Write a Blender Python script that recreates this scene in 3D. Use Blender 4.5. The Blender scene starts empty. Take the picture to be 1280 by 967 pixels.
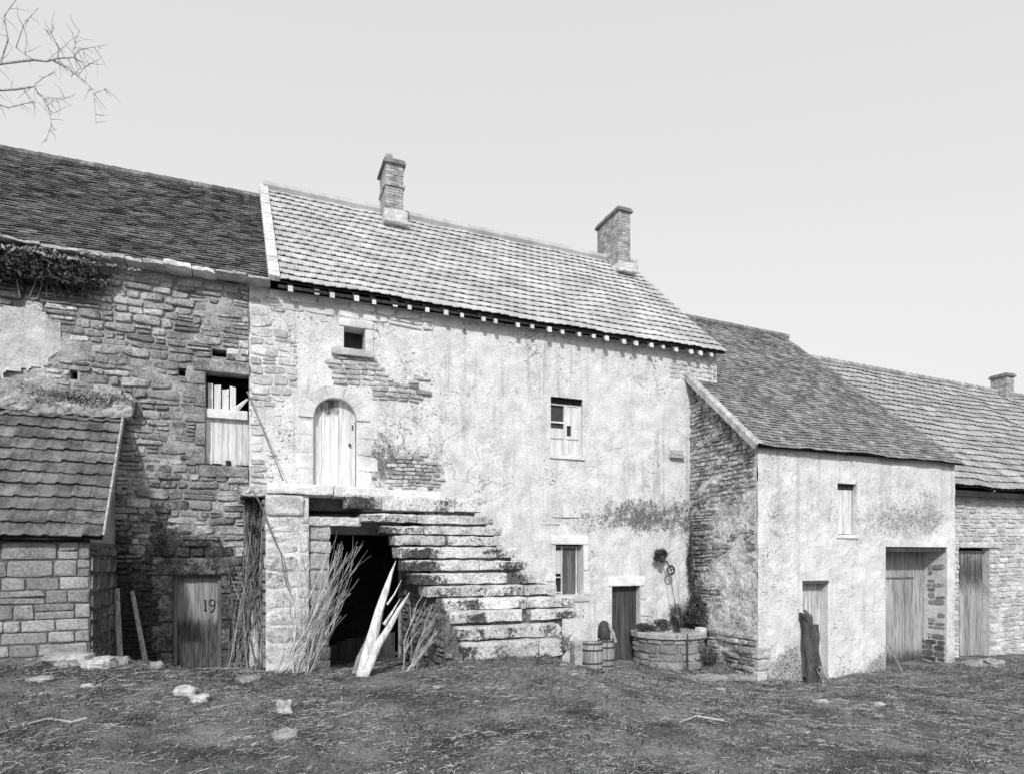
import bpy, math, random
import numpy as np
from mathutils import Vector, noise as mnoise
random.seed(7); rng = random.Random(11)
C = bpy.context.scene.collection
sc = bpy.context.scene

# ---------------------------------------------------------------- camera, sky, sun, exposure
F_PX, HX, HY, CAMZ = 800.0, 640.0, 695.0, 2.5
PHI = math.atan(327/800)
SN, CS = math.sin(PHI), math.cos(PHI)
cam = bpy.data.objects.new('camera', bpy.data.cameras.new('camera')); C.objects.link(cam)
cam.location = (0, 0, CAMZ); cam.rotation_euler = (math.radians(90), 0, -PHI)
cam.data.sensor_width = 36; cam.data.lens = 36*F_PX/1280
cam.data.shift_y = (HY-483.5)/1280
cam.data.clip_start = .05; cam.data.clip_end = 1500
sc.camera = cam
SUN_EL, SUN_AZ = math.radians(36), math.radians(26)      # azimuth: degrees to the left of the facade's normal
sun_dir = Vector((-math.sin(SUN_AZ)*math.cos(SUN_EL), -math.cos(SUN_AZ)*math.cos(SUN_EL), math.sin(SUN_EL)))
sl = bpy.data.lights.new('sun', 'SUN'); sl.energy = 2.25; sl.angle = math.radians(2.5); sl.color = (1, 1, 1)
so = bpy.data.objects.new('sun', sl); C.objects.link(so)
so.rotation_euler = sun_dir.to_track_quat('Z', 'Y').to_euler(); so.location = (-8, -20, 20)
w = bpy.data.worlds.new('World'); sc.world = w; w.use_nodes = True
nt = w.node_tree; bg = nt.nodes['Background']
sky = nt.nodes.new('ShaderNodeTexSky'); sky.sky_type = 'NISHITA'; sky.sun_disc = False
sky.sun_elevation = SUN_EL; sky.sun_rotation = math.pi + SUN_AZ
sky.air_density = 1.0; sky.dust_density = 5.0; sky.ozone_density = 1.0
sep = nt.nodes.new('ShaderNodeSeparateColor')            # a blue-sensitive plate: the sky's blue channel as grey
nt.links.new(sky.outputs[0], sep.inputs[0])
pw = nt.nodes.new('ShaderNodeMath'); pw.operation = 'POWER'; pw.inputs[1].default_value = .28   # thin high haze evens the sky out
ml = nt.nodes.new('ShaderNodeMath'); ml.operation = 'MULTIPLY'; ml.inputs[1].default_value = 3.5
nt.links.new(sep.outputs[2], pw.inputs[0]); nt.links.new(pw.outputs[0], ml.inputs[0])
nt.links.new(ml.outputs[0], bg.inputs[0]); bg.inputs[1].default_value = 0.12
vs = sc.view_settings; vs.view_transform = 'Standard'; vs.look = 'None'; vs.exposure = 0.5; vs.gamma = 1
vs.use_curve_mapping = False

# ---------------------------------------------------------------- helpers
def ray(px, py):
    r = (px-HX)/F_PX; u = (HY-py)/F_PX
    return Vector((SN+r*CS, CS-r*SN, u))
def P(px, py, Y):
    d = ray(px, py); t = Y/d.y
    return Vector((d.x*t, Y, CAMZ+d.z*t))
def PXc(px, py, X):
    d = ray(px, py); t = X/d.x
    return Vector((X, d.y*t, CAMZ+d.z*t))
def pix(x, y, z):
    dep = x*SN+y*CS; r = x*CS-y*SN
    return HX+F_PX*r/dep, HY-F_PX*(z-CAMZ)/dep
def rect(x0, x1, y0, y1, Y):
    a = P(x0, (y0+y1)/2, Y).x; b = P(x1, (y0+y1)/2, Y).x; m = (x0+x1)/2
    return (a, b, P(m, y1, Y).z, P(m, y0, Y).z)          # xa, xb, za, zb
def fbm(x, y, s=1.0, sd=0.0, o=3):
    return mnoise.fractal(Vector((x*s+sd, y*s-sd*1.7, sd)), .6, 2.0, o)

class MB:
    def __init__(s): s.V = []; s.F = []; s.G = []; s.S = []
    def v(s, p, g=1.0, st=0.0): s.V.append(tuple(p)); s.G.append(g); s.S.append(st); return len(s.V)-1
    def f(s, *i): s.F.append(tuple(i))
    def quad(s, a, b, c, d, g=1.0, st=0.0):
        s.f(s.v(a, g, st), s.v(b, g, st), s.v(c, g, st), s.v(d, g, st))
    def box(s, x0, x1, y0, y1, z0, z1, g=1.0, j=0.0, st=0.0):
        r = lambda: rng.uniform(-j, j) if j else 0
        i = [s.v((x+r(), y+r(), z+r()), g, st) for z in (z0, z1) for x, y in ((x0, y0), (x1, y0), (x1, y1), (x0, y1))]
        s.f(i[3], i[2], i[1], i[0]); s.f(*i[4:])
        for k in range(4):
            l = (k+1) % 4; s.f(i[k], i[l], i[l+4], i[k+4])
    def rock(s, x0, x1, y0, y1, z0, z1, g=1.0, j=.01, n=3, amp=.02, st=0.0, sd=0.0, rnd=.25):
        """box with rounded, uneven faces"""
        cx, cy, cz = (x0+x1)/2, (y0+y1)/2, (z0+z1)/2; hx, hy, hz = (x1-x0)/2, (y1-y0)/2, (z1-z0)/2
        nx = max(2, min(60, int(hx*2/.07))); ny = max(2, min(14, int(hy*2/.1))); nz = max(3, min(8, int(hz*2/.035)))
        rr = min(hx, hy, hz)*rnd
        idx = {}
        def pt(i, j_, k):
            key = (i, j_, k)
            if key in idx: return idx[key]
            x = -hx+2*hx*i/nx; y = -hy+2*hy*j_/ny; z = -hz+2*hz*k/nz
            q = [x, y, z]; c = [max(-h+rr, min(h-rr, t)) for t, h in zip(q, (hx, hy, hz))]
            d = Vector([a-b for a, b in zip(q, c)])
            if d.length > 1e-6: 
                m = max(abs(t) for t in d); d = d.normalized()*min(rr, max(m, .001))
            p = Vector(c)+d
            n_ = mnoise.noise_vector(Vector(((p.x+cx)*5+sd, (p.y+cy)*5, (p.z+cz)*7+sd)))*amp
            n2 = mnoise.noise_vector(Vector(((p.x+cx)*17+sd, (p.y+cy)*17, (p.z+cz)*17)))*amp*.5
            idx[key] = s.v((cx+p.x+n_.x+n2.x, cy+p.y+n_.y+n2.y, cz+p.z+n_.z+n2.z), g, st)
            return idx[key]
        for i in range(nx):
            for k in range(nz):
                s.f(pt(i, 0, k), pt(i+1, 0, k), pt(i+1, 0, k+1), pt(i, 0, k+1))
                s.f(pt(i, ny, k+1), pt(i+1, ny, k+1), pt(i+1, ny, k), pt(i, ny, k))
            for j_ in range(ny):
                s.f(pt(i, j_+1, 0), pt(i+1, j_+1, 0), pt(i+1, j_, 0), pt(i, j_, 0))
                s.f(pt(i, j_, nz), pt(i+1, j_, nz), pt(i+1, j_+1, nz), pt(i, j_+1, nz))
        for j_ in range(ny):
            for k in range(nz):
                s.f(pt(0, j_+1, k), pt(0, j_, k), pt(0, j_, k+1), pt(0, j_+1, k+1))
                s.f(pt(nx, j_, k), pt(nx, j_+1, k), pt(nx, j_+1, k+1), pt(nx, j_, k+1))
    def tube(s, pts, rad, n=6, g=1.0, flat=1.0, cap=True):
        pts = [Vector(p) for p in pts]; rings = []
        for k, p in enumerate(pts):
            d = (pts[min(k+1, len(pts)-1)]-pts[max(k-1, 0)]).normalized()
            a = d.cross(Vector((0, 1, .1))); a = a.normalized() if a.length > .01 else Vector((1, 0, 0)); b = d.cross(a)
            r = rad[k] if isinstance(rad, (list, tuple)) else rad
            rings.append([s.v(p+a*(r*math.cos(6.2832*q/n))+b*(r*flat*math.sin(6.2832*q/n)), g) for q in range(n)])
        for k in range(len(rings)-1):
            for q in range(n):
                s.f(rings[k][q], rings[k][(q+1) % n], rings[k+1][(q+1) % n], rings[k+1][q])
        if cap: s.f(*rings[0][::-1]); s.f(*rings[-1])
    def build(s, name, m, parent=None, smooth=False):
        me = bpy.data.meshes.new(name)
        off = Vector(parent_world(parent)) if parent else Vector((0, 0, 0))
        V = [(x-off.x, y-off.y, z-off.z) for x, y, z in s.V] if parent else s.V
        me.from_pydata(V, [], s.F)
        a = me.attributes.new('g', 'FLOAT', 'POINT'); a.data.foreach_set('value', s.G)
        a = me.attributes.new('st', 'FLOAT', 'POINT'); a.data.foreach_set('value', s.S)
        me.materials.append(m)
        if smooth: me.polygons.foreach_set('use_smooth', [True]*len(me.polygons))
        me.update()
        o = bpy.data.objects.new(name, me); C.objects.link(o)
        if parent: o.parent = parent
        return o
def parent_world(p):
    v = Vector((0, 0, 0))
    while p: v += p.location; p = p.parent
    return v
def tag(o, label=None, cat=None, group=None, kind=None):
    if label: o['label'] = label
    if cat: o['category'] = cat
    if group: o['group'] = group
    if kind: o['kind'] = kind
    return o
def thing(name, loc, label, cat, group=None):
    o = bpy.data.objects.new(name, None); o.location = loc; o.empty_display_size = .3; C.objects.link(o)
    return tag(o, label, cat, group)
def copy_tree(o, parent=None, **kw):
    c = o.copy(); C.objects.link(c); c.parent = parent
    for ch in list(o.children): copy_tree(ch, c)
    return c

# ---------------------------------------------------------------- materials (the picture is monochrome, so all are grey)
def surf(name, lo, hi, scale=2.0, fine=14.0, bump=.3, bdist=.02, stretch=(1, 1, 1), dark=.08, spot=None, rough=.9,
         thr=.95, soft=.28, stscale=7.0, ststretch=(1, 1, 1), usest=True, contrast=1.0, finew=.5, drips=None, pits=None, cracks=False):
    m = bpy.data.materials.new(name); m.use_nodes = True
    t = m.node_tree; N = t.nodes; L = t.links; b = N['Principled BSDF']; b.inputs['Roughness'].default_value = rough
    b.inputs['Specular IOR Level'].default_value = .2
    tc = N.new('ShaderNodeTexCoord')
    def noise(sc_, st_, det=6.0, ro=.6, off=0.0):
        mp = N.new('ShaderNodeMapping'); mp.inputs['Scale'].default_value = st_; mp.inputs['Location'].default_value = (off, off*.7, off*1.3)
        L.new(tc.outputs['Object'], mp.inputs[0])
        n = N.new('ShaderNodeTexNoise'); n.inputs['Scale'].default_value = sc_; n.inputs['Detail'].default_value = det
        n.inputs['Roughness'].default_value = ro; L.new(mp.outputs[0], n.inputs['Vector']); return n.outputs['Fac']
    def math_(op, a, b_, c=None):
        q = N.new('ShaderNodeMath'); q.operation = op
        for i, x in enumerate((a, b_, c)):
            if x is None: continue
            if isinstance(x, (int, float)): q.inputs[i].default_value = x
            else: L.new(x, q.inputs[i])
        return q.outputs[0]
    def mr(x, a, b_, c, d):
        q = N.new('ShaderNodeMapRange'); q.interpolation_type = 'SMOOTHSTEP'
        L.new(x, q.inputs[0])
        for i, z in enumerate((a, b_, c, d)): q.inputs[i+1].default_value = z
        return q.outputs[0]
    n1 = noise(scale, stretch, 5); n2 = noise(fine, stretch, 8, .7, 3.3)
    mixn = math_('ADD', math_('MULTIPLY', n1, 1-finew), math_('MULTIPLY', n2, finew))
    val = mr(mixn, .5-.13/contrast, .5+.13/contrast, lo, hi)
    at = N.new('ShaderNodeAttribute'); at.attribute_name = 'g'
    val = math_('MULTIPLY', val, at.outputs['Fac'])
    if usest:
        a2 = N.new('ShaderNodeAttribute'); a2.attribute_name = 'st'
        n3 = noise(stscale, ststretch, 9, .72, 9.1); n4 = noise(stscale*5, ststretch, 6, .75, 5.1)
        nn = math_('ADD', math_('MULTIPLY', n3, .5), math_('MULTIPLY', n4, .5))
        k = mr(math_('ADD', nn, a2.outputs['Fac']), thr, thr+soft, 0, 1)
        dk = math_('MULTIPLY', mr(n2, .38, .62, .45, 2.1), dark)
        val = math_('ADD', math_('MULTIPLY', val, math_('SUBTRACT', 1.0, k)), math_('MULTIPLY', k, dk))
    if spot:      # small dark pits and lichen: (scale, low, high, value)
        n5 = noise(spot[0], (1, 1, 1), 5, .65, 13.0); k5 = mr(n5, spot[1], spot[2], 0, 1)
        val = math_('ADD', math_('MULTIPLY', val, math_('SUBTRACT', 1.0, k5)), math_('MULTIPLY', k5, spot[3]))
    if drips:     # rain-washed vertical streaks: (amount)
        n6 = noise(1.0, (5.5, 5.5, .35), 7, .7, 21.0); k6 = mr(n6, .50, .64, 0, drips)
        n7 = noise(.55, (1, 1, 1), 3, .5, 4.4); k7 = mr(n7, .42, .60, .25, 1.0)
        val = math_('MULTIPLY', val, math_('SUBTRACT', 1.0, math_('MULTIPLY', k6, k7)))
    if pits:      # flaked pits, small and sharp, in drifts
        n8 = noise(pits, (1, 1, 1.6), 4, .6, 31.0); n9 = noise(.9, (1, 1, 1), 4, .6, 7.7)
        k8 = mr(math_('ADD', n8, math_('MULTIPLY', n9, .5)), .90, .94, 0, .75)
        val = math_('MULTIPLY', val, math_('SUBTRACT', 1.0, k8))
    if cracks:    # a few wandering hairline cracks
        wn = N.new('ShaderNodeTexNoise'); wn.inputs['Scale'].default_value = 2.2; wn.inputs['Detail'].default_value = 5; L.new(tc.outputs['Object'], wn.inputs['Vector'])
        va = N.new('ShaderNodeVectorMath'); va.operation = 'MULTIPLY_ADD'; va.inputs[1].default_value = (.7, .7, .7); L.new(wn.outputs['Color'], va.inputs[0]); L.new(tc.outputs['Object'], va.inputs[2])
        vo = N.new('ShaderNodeTexVoronoi'); vo.feature = 'DISTANCE_TO_EDGE'; vo.inputs['Scale'].default_value = .55; L.new(va.outputs[0], vo.inputs['Vector'])
        kc = math_('MULTIPLY', mr(vo.outputs['Distance'], .0, .006, .6, 0), mr(noise(.8, (1, 1, 1), 3, .5, 17.0), .47, .56, 0, 1))
        val = math_('MULTIPLY', val, math_('SUBTRACT', 1.0, kc))
    cc = N.new('ShaderNodeCombineColor')
    for i in range(3): L.new(val, cc.inputs[i])
    L.new(cc.outputs[0], b.inputs['Base Color'])
    bp = N.new('ShaderNodeBump'); bp.inputs['Strength'].default_value = bump; bp.inputs['Distance'].default_value = bdist
    L.new(n2, bp.inputs['Height']); L.new(bp.outputs[0], b.inputs['Normal'])
    return m
M = {}
M['plaster'] = surf('lime_plaster', .49, .81, 2.6, 30, 1.0, .02, dark=.13, thr=.655, soft=.12, stscale=6.5, spot=(30, .64, .69, .16), finew=.62, drips=.28, pits=17, cracks=True)
M['plaster_out'] = surf('damp_plaster', .52, .82, 2.2, 28, 1.0, .02, dark=.24, thr=.60, soft=.20, stscale=5.5, spot=(30, .64, .69, .16), finew=.6, drips=.22, pits=19, cracks=True)
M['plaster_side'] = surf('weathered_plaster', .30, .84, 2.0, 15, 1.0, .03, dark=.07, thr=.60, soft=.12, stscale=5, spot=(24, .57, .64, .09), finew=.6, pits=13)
M['mortar'] = surf('wall_mortar', .16, .46, 2.0, 24, 1.0, .03, dark=.035, thr=.66, soft=.2)
M['mortar_light'] = surf('pale_mortar', .38, .72, 3, 22, .8, .03, dark=.08, thr=.68, soft=.15)
M['stone_dark'] = surf('rubble_stone', .13, .46, 3.0, 26, 1.0, .02, dark=.035, thr=.66, soft=.2, stscale=3.2, spot=(16, .62, .70, .05), finew=.6)
M['stone_pale'] = surf('pale_stone', .34, .72, 3.5, 24, .9, .02, dark=.10, thr=.7, soft=.15, spot=(18, .63, .70, .1), finew=.55)
M['surround'] = surf('dressed_limestone', .46, .76, 2.5, 26, .7, .012, dark=.14, thr=.68, soft=.15, spot=(24, .64, .70, .18), finew=.5)
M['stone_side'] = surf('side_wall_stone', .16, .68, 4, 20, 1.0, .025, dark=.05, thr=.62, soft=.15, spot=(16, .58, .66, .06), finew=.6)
M['ashlar'] = surf('ashlar_stone', .20, .46, 2.6, 26, .9, .018, dark=.06, thr=.66, spot=(30, .60, .68, .10), finew=.6)
M['lichen_stone'] = surf('lichened_step_stone', .34, .74, 3.0, 26, .9, .02, dark=.045, thr=.638, soft=.05, stscale=13.0, spot=(26, .60, .63, .08), finew=.6)
M['tile_new'] = surf('interlocking_tile', .36, .54, 1.2, 34, .3, .006, dark=.22, thr=.68, soft=.1, finew=.4, spot=(16, .64, .70, .3))
M['tile_old'] = surf('old_flat_tile', .05, .18, 3, 22, .8, .02, dark=.05, spot=(13, .60, .68, .34), finew=.6)
M['tile_mid'] = surf('weathered_flat_tile', .09, .32, 3, 22, .8, .02, dark=.07, spot=(15, .60, .68, .48), finew=.6)
M['tile_shed'] = surf('shed_tile', .06, .20, 3.2, 28, .5, .01, dark=.05, spot=(22, .66, .74, .3))
M['tile_far'] = surf('far_roof_tile', .22, .42, 2.5, 30, .4, .008, dark=.15)
M['underlay'] = surf('roof_batten_dark', .02, .05, 3, 20, .3)
M['moss'] = surf('pale_moss', .25, .55, 9, 40, 1.0, .04, dark=.1, contrast=1.4)
M['brick'] = surf('chimney_brick', .22, .52, 6, 30, .5, .006, dark=.15)
M['brick_dark'] = surf('sooty_brick', .12, .26, 6, 30, .5, .006)
M['wood_pale'] = surf('bleached_plank', .42, .78, 1.6, 9, .5, .006, stretch=(9, 9, .55), dark=.10, thr=.62, soft=.2, stscale=3, ststretch=(5, 5, .7), spot=(14, .66, .70, .15))
M['wood_mid'] = surf('weathered_plank', .15, .50, 2.2, 8, .6, .008, stretch=(9, 9, .45), dark=.06, thr=.64, soft=.25, stscale=3, ststretch=(5, 5, .6))
M['wood_dark'] = surf('dark_plank', .035, .10, 2.0, 8, .5, .006, stretch=(9, 9, .5), dark=.03, contrast=1.2)
M['rail'] = surf('sawn_timber', .5, .75, 5, 20, .3, .004, usest=False)
M['bark'] = surf('dry_bark', .12, .28, 8, 40, .5, .005, usest=False)
M['bark_pale'] = surf('pale_twig', .20, .55, 8, 40, .4, .004, usest=False)
M['cleft'] = surf('split_white_wood', .34, .80, 3, 14, .9, .006, stretch=(6, 6, .8), usest=False)
M['leaf'] = surf('dark_foliage', .035, .11, 5, 20, .2, usest=False)
M['leaf_pale'] = surf('dry_foliage', .16, .42, 5, 20, .2, usest=False)
M['iron'] = surf('rusty_iron', .03, .08, 9, 40, .3, .003, usest=False, rough=.6)
M['rope'] = surf('old_rope', .10, .2, 20, 60, .3, .003, usest=False)
M['ground'] = surf('farmyard_earth', .045, .27, 1.3, 30, 1.0, .05, dark=.03, spot=(9, .62, .72, .24), contrast=1.2)
M['straw'] = surf('straw_and_twigs', .12, .48, 6, 30, .2, usest=False)
M['grass'] = surf('yard_grass', .035, .10, 4, 20, .2, usest=False)
M['rock'] = surf('loose_limestone', .24, .56, 4, 24, .8, .015, dark=.2, spot=(16, .64, .72, .2))
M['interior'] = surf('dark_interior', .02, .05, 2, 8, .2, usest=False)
M['glass'] = surf('window_pane', .03, .06, 2, 8, .02, usest=False, rough=.15)
M['paint'] = surf('black_paint', .01, .05, 9, 30, .2, usest=False)

# ---------------------------------------------------------------- wall builders
def blobsum(px, py, blobs):
    s = 0
    for (x, y, rx, ry, a) in blobs:
        d = ((px-x)/rx)**2+((py-y)/ry)**2
        if d < 4: s += a*math.exp(-d)
    return min(s, 1.0)
def front(Y): return lambda a, b, d: (a, Y-d, b)
def side(X): return lambda a, b, d: (X-d, a, b)
def cuts(lo, hi, extra, step):
    xs = sorted({round(e, 4) for e in extra if lo < e < hi} | {lo, hi}); out = []
    for p, q in zip(xs, xs[1:]):
        n = max(1, int(math.ceil((q-p)/step))); out += [p+(q-p)*k/n for k in range(n)]
    return out+[xs[-1]]
def wallgrid(mb, fr, a0, a1, b0, b1, holes=(), step=.11, amp=.012, base=0.0, blobs=(), depth=.3, top=None, seed=0.0):
    """holes: (a0,a1,b0,b1[,depth]); top(a) optional height limit for a gable"""
    A = cuts(a0, a1, [h[0] for h in holes]+[h[1] for h in holes], step)
    B = cuts(b0, b1, [h[2] for h in holes]+[h[3] for h in holes], step)
    ids = {}
    def vert(i, k):
        if (i, k) in ids: return ids[(i, k)]
        a = A[i]; b = B[k]
        if top: b = min(b, top(a))
        f = 1.0
        for h in holes:
            dx = max(h[0]-a, 0, a-h[1]); dz = max(h[2]-b, 0, b-h[3]); f = min(f, math.hypot(dx, dz)/.2)
        d = base+f*amp*(fbm(a, b, 1.1, seed)*1.2+fbm(a, b, 5, seed+3)*.45)
        p = fr(a, b, d); px, py = pix(*p)
        ids[(i, k)] = mb.v(p, 1.0, blobsum(px, py, blobs)); return ids[(i, k)]
    for i in range(len(A)-1):
        for k in range(len(B)-1):
            ca = (A[i]+A[i+1])/2; cb = (B[k]+B[k+1])/2
            if any(h[0] < ca < h[1] and h[2] < cb < h[3] for h in holes): continue
            if top and B[k] >= top(A[i]) and B[k] >= top(A[i+1]): continue
            mb.f(vert(i, k), vert(i+1, k), vert(i+1, k+1), vert(i, k+1))
    for h in holes:
        dd = h[4] if len(h) > 4 else depth
        c = [(h[0], h[2]), (h[1], h[2]), (h[1], h[3]), (h[0], h[3])]
        for q in range(4):
            (x, z), (x2, z2) = c[q], c[(q+1) % 4]
            mb.quad(fr(x, z, base), fr(x2, z2, base), fr(x2, z2, base-dd), fr(x, z, base-dd))
def rubble(mb, fr, a0, a1, b0, b1, holes=(), hs=(.07, .16), ws=(.14, .42), prot=(.015, .05), base=0.0, gs=(.7, 1.2),
           region=None, gap=.012, blobs=(), seed=1, wav=.03, rough=1.0, keep=1.0, top=None, gfun=None, sq=.42, split=.2):
    r = random.Random(seed); b = b0
    while b < b1:
        h = r.uniform(*hs)
        if b+h > b1: h = b1-b
        if h < .03: break
        segs = [(a0, a1)]
        for q in holes:
            ov = min(b+h, q[3])-max(b, q[2])
            if ov > .25*h:
                ns = []
                for s0, s1 in segs:
                    if q[1] <= s0 or q[0] >= s1: ns.append((s0, s1)); continue
                    if q[0] > s0: ns.append((s0, q[0]))
                    if q[1] < s1: ns.append((q[1], s1))
                segs = ns
        for s0, s1 in segs:
            a = s0
            while a < s1-.03:
                wd = r.uniform(*ws)*(.6+.4*h/hs[1]*1.4)
                if a+wd > s1-.07: wd = s1-a
                ca = a+wd/2; cb = b+h/2+wav*math.sin(ca*1.3+seed)+wav*.5*math.sin(ca*3.1+b)
                sub = [(0, h)]
                if h > .12 and r.random() < split: sub = [(0, h*.5), (h*.5, h*.5)]
                for (o_, hh) in sub:
                    cbb = cb-h/2+o_+hh/2
                    if r.random() > keep: continue
                    if region and not region(ca, cbb): continue
                    if top and cbb+hh*.4 > top(ca): continue
                    hw = wd/2-gap*r.uniform(.5, 1.3); hh2 = hh/2-gap*r.uniform(.5, 1.2)
                    if hw < .015 or hh2 < .012: continue
                    p = r.uniform(*prot); g = r.uniform(*gs)
                    if gfun: g *= gfun(ca, cbb)
                    pp = fr(ca, cbb, 0); st = blobsum(*pix(*pp), blobs) if blobs else 0
                    n = 10; outer = []; inner = []
                    tilt = r.uniform(-.015, .015); ro = r.uniform(-.07, .07)*rough; ta = r.uniform(-.22, .22)*rough
                    for q in range(n):
                        t = 6.2832*(q+.5)/n
                        c_, s_ = math.cos(t), math.sin(t); e = sq
                        x = math.copysign(abs(c_)**e, c_)*hw*r.uniform(.90, 1.04); z = math.copysign(abs(s_)**e, s_)*hh2*r.uniform(.86, 1.05)*(1+ta*x/hw)+ro*x
                        outer.append(mb.v(fr(ca+x, cbb+z, base-.03), g, st))
                        mid = p*r.uniform(.55, .85)
                        inner.append((mb.v(fr(ca+x*.985, cbb+z*.97, base+mid), g, st),
                                      mb.v(fr(ca+x*.80, cbb+z*.72, base+p+tilt*x/hw*rough+r.uniform(-.005, .005)*rough), g, st)))
                    cen = mb.v(fr(ca+r.uniform(-.3, .3)*hw, cbb, base+p*r.uniform(.95, 1.15)), g, st)
                    for q in range(n):
                        k = (q+1) % n
                        mb.f(outer[q], outer[k], inner[k][0], inner[q][0]); mb.f(inner[q][0], inner[k][0], inner[k][1], inner[q][1])
                        mb.f(inner[q][1], inner[k][1], cen)
                a += wd
        b += h
def planks(mb, x0, x1, z0, z1, Y, n, th=.03, topj=0.0, botj=0.0, gs=(.75, 1.15), stb=0.0, gap=.006, stt=0.0, skew=0.0, tops=None, sd=3):
    r = random.Random(sd); e = [x0]
    ws = [r.uniform(.8, 1.25) for _ in range(n)]; s = sum(ws)
    for q in ws: e.append(e[-1]+(x1-x0)*q/s)
    for i in range(n):
        a = e[i]+gap/2; b = e[i+1]-gap/2; g = r.uniform(*gs); dy = r.uniform(-.006, .006)
        zt = z1-(tops[i] if tops else r.uniform(0, topj)); zb = z0+r.uniform(0, botj); ns = 14
        prev = None
        for k in range(ns+1):
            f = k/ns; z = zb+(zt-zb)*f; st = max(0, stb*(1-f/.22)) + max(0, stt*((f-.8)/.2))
            sh = skew*f
            jj = (r.uniform(-.03, .03) if (topj or tops) and k == ns else 0)
            cur = [mb.v((a+sh, Y+dy, z+jj), g, st), mb.v((b+sh, Y+dy, z-jj), g, st), mb.v((b+sh, Y+dy+th, z), g, st), mb.v((a+sh, Y+dy+th, z), g, st)]
            if prev:
                for q in range(4):
                    l = (q+1) % 4; mb.f(prev[q], prev[l], cur[l], cur[q])
            else: mb.f(*cur[::-1])
            prev = cur
        mb.f(*prev)
UNDER = []
def tiles(mb, E0, E1, R0, R1, rows, tw, prof='flat', th=.014, lift=.04, jit=.004, gs=(.85, 1.1), skip=None, sag=.0, seed=2, wav=0.0, stag=True, lap=.05, blobs=()):
    r = random.Random(seed)
    E0, E1, R0, R1 = map(Vector, (E0, E1, R0, R1)); N_ = ((E1-E0).cross(R0-E0)).normalized()
    if N_.z < 0: N_ = -N_
    L = (E1-E0).length; cols = int(round(L/tw))
    def S(u, v, h):
        p = (E0.lerp(E1, u)).lerp(R0.lerp(R1, u), v)
        return p+N_*(h-sag*4*v*(1-v)*(.6+.4*math.sin(u*5))+wav*fbm(u*L, v*6, .8, seed))
    um = MB(); nu, nv = 48, 18
    for b_ in range(nv+1):
        for a_ in range(nu+1): um.v(S(a_/nu, b_/nv, -.02))
    for b_ in range(nv):
        for a_ in range(nu):
            i_ = b_*(nu+1)+a_
            if skip and skip(S((a_+.5)/nu, (b_+.5)/nv, 0)): continue
            um.f(i_, i_+1, i_+nu+2, i_+nu+1)
    base = len(mb.V); 
    UNDER.append(um)
    if prof == 'flat': pr = [(0, 0), (1, 0)]
    elif prof == 'rib': pr = [(0, .008), (.08, .018), (.2, .015), (.3, .0), (.62, .002), (.74, .011), (.88, .010), (1.0, .008)]
    else: pr = [(0, .02), (.18, .03), (.38, .006), (.8, .0), (1, .008)]
    for j in range(rows):
        v0 = j/rows; v1 = min(1.0, (j+1)/rows+lap/rows*2)
        off = (.5 if (stag and j % 2) else 0)
        for i in range(-1 if off else 0, cols):
            u0 = (i+off)/cols; u1 = (i+1+off)/cols
            u0c = max(0, u0); u1c = min(1, u1)
            if u1c-u0c < .2/cols: continue
            c = S((u0c+u1c)/2, (v0+v1)/2, 0)
            if skip and skip(c): continue
            g = r.uniform(*gs); dv = r.uniform(-jit, jit)*4/rows; dh = r.uniform(0, jit*2); du = r.uniform(-.01, .01)/cols
            px, py = pix(*c); st = blobsum(px, py, blobs) if blobs else 0
            T = []; Bt = []; K = []
            for (s, h) in pr:
                u = u0c+(u1c-u0c)*(s*.985+.007)+du
                u = max(0, min(1, u))
                T.append(mb.v(S(u, max(v0+dv, -.01), lift+th+h+dh), g, st)); Bt.append(mb.v(S(u, max(v0+dv, -.01), lift+h+dh), g, st))
                K.append(mb.v(S(u, v1, th+h*.8), g, st))
            for q in range(len(pr)-1):
                mb.f(T[q], T[q+1], K[q+1], K[q]); mb.f(Bt[q], Bt[q+1], T[q+1], T[q])
            mb.f(Bt[0], T[0], K[0]); mb.f(Bt[-1], K[-1], T[-1])
            # underside
            mb.f(Bt[0], K[0], K[-1], Bt[-1])
def leaves(mb, c, rad, n, size=.05, gs=(.6, 1.3), seed=1, shape='ball', up=0.0):
    r = random.Random(seed); c = Vector(c)
    subs = [(Vector((r.uniform(-.7, .7)*rad[0], r.uniform(-.7, .7)*rad[1], r.uniform(-.7, .7)*rad[2])), r.uniform(.3, .6)) for _ in range(9)]
    for _ in range(n):
        o, k = r.choice(subs)
        d = Vector((r.gauss(0, 1), r.gauss(0, 1), r.gauss(0, 1))).normalized()*(r.random()**.4)*k
        p = c+o+Vector((d.x*rad[0], d.y*rad[1], d.z*rad[2]))
        a = Vector((r.gauss(0, 1), r.gauss(0, 1), r.gauss(0, 1)+up)).normalized(); b = a.cross(Vector((r.gauss(0, 1), r.gauss(0, 1), r.gauss(0, 1)))).normalized()
        s = size*r.uniform(.5, 1.3); g = r.uniform(*gs)
        mb.f(mb.v(p-a*s*.5, g), mb.v(p+b*s*.28, g), mb.v(p+a*s*.6, g), mb.v(p-b*s*.28, g))

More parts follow.
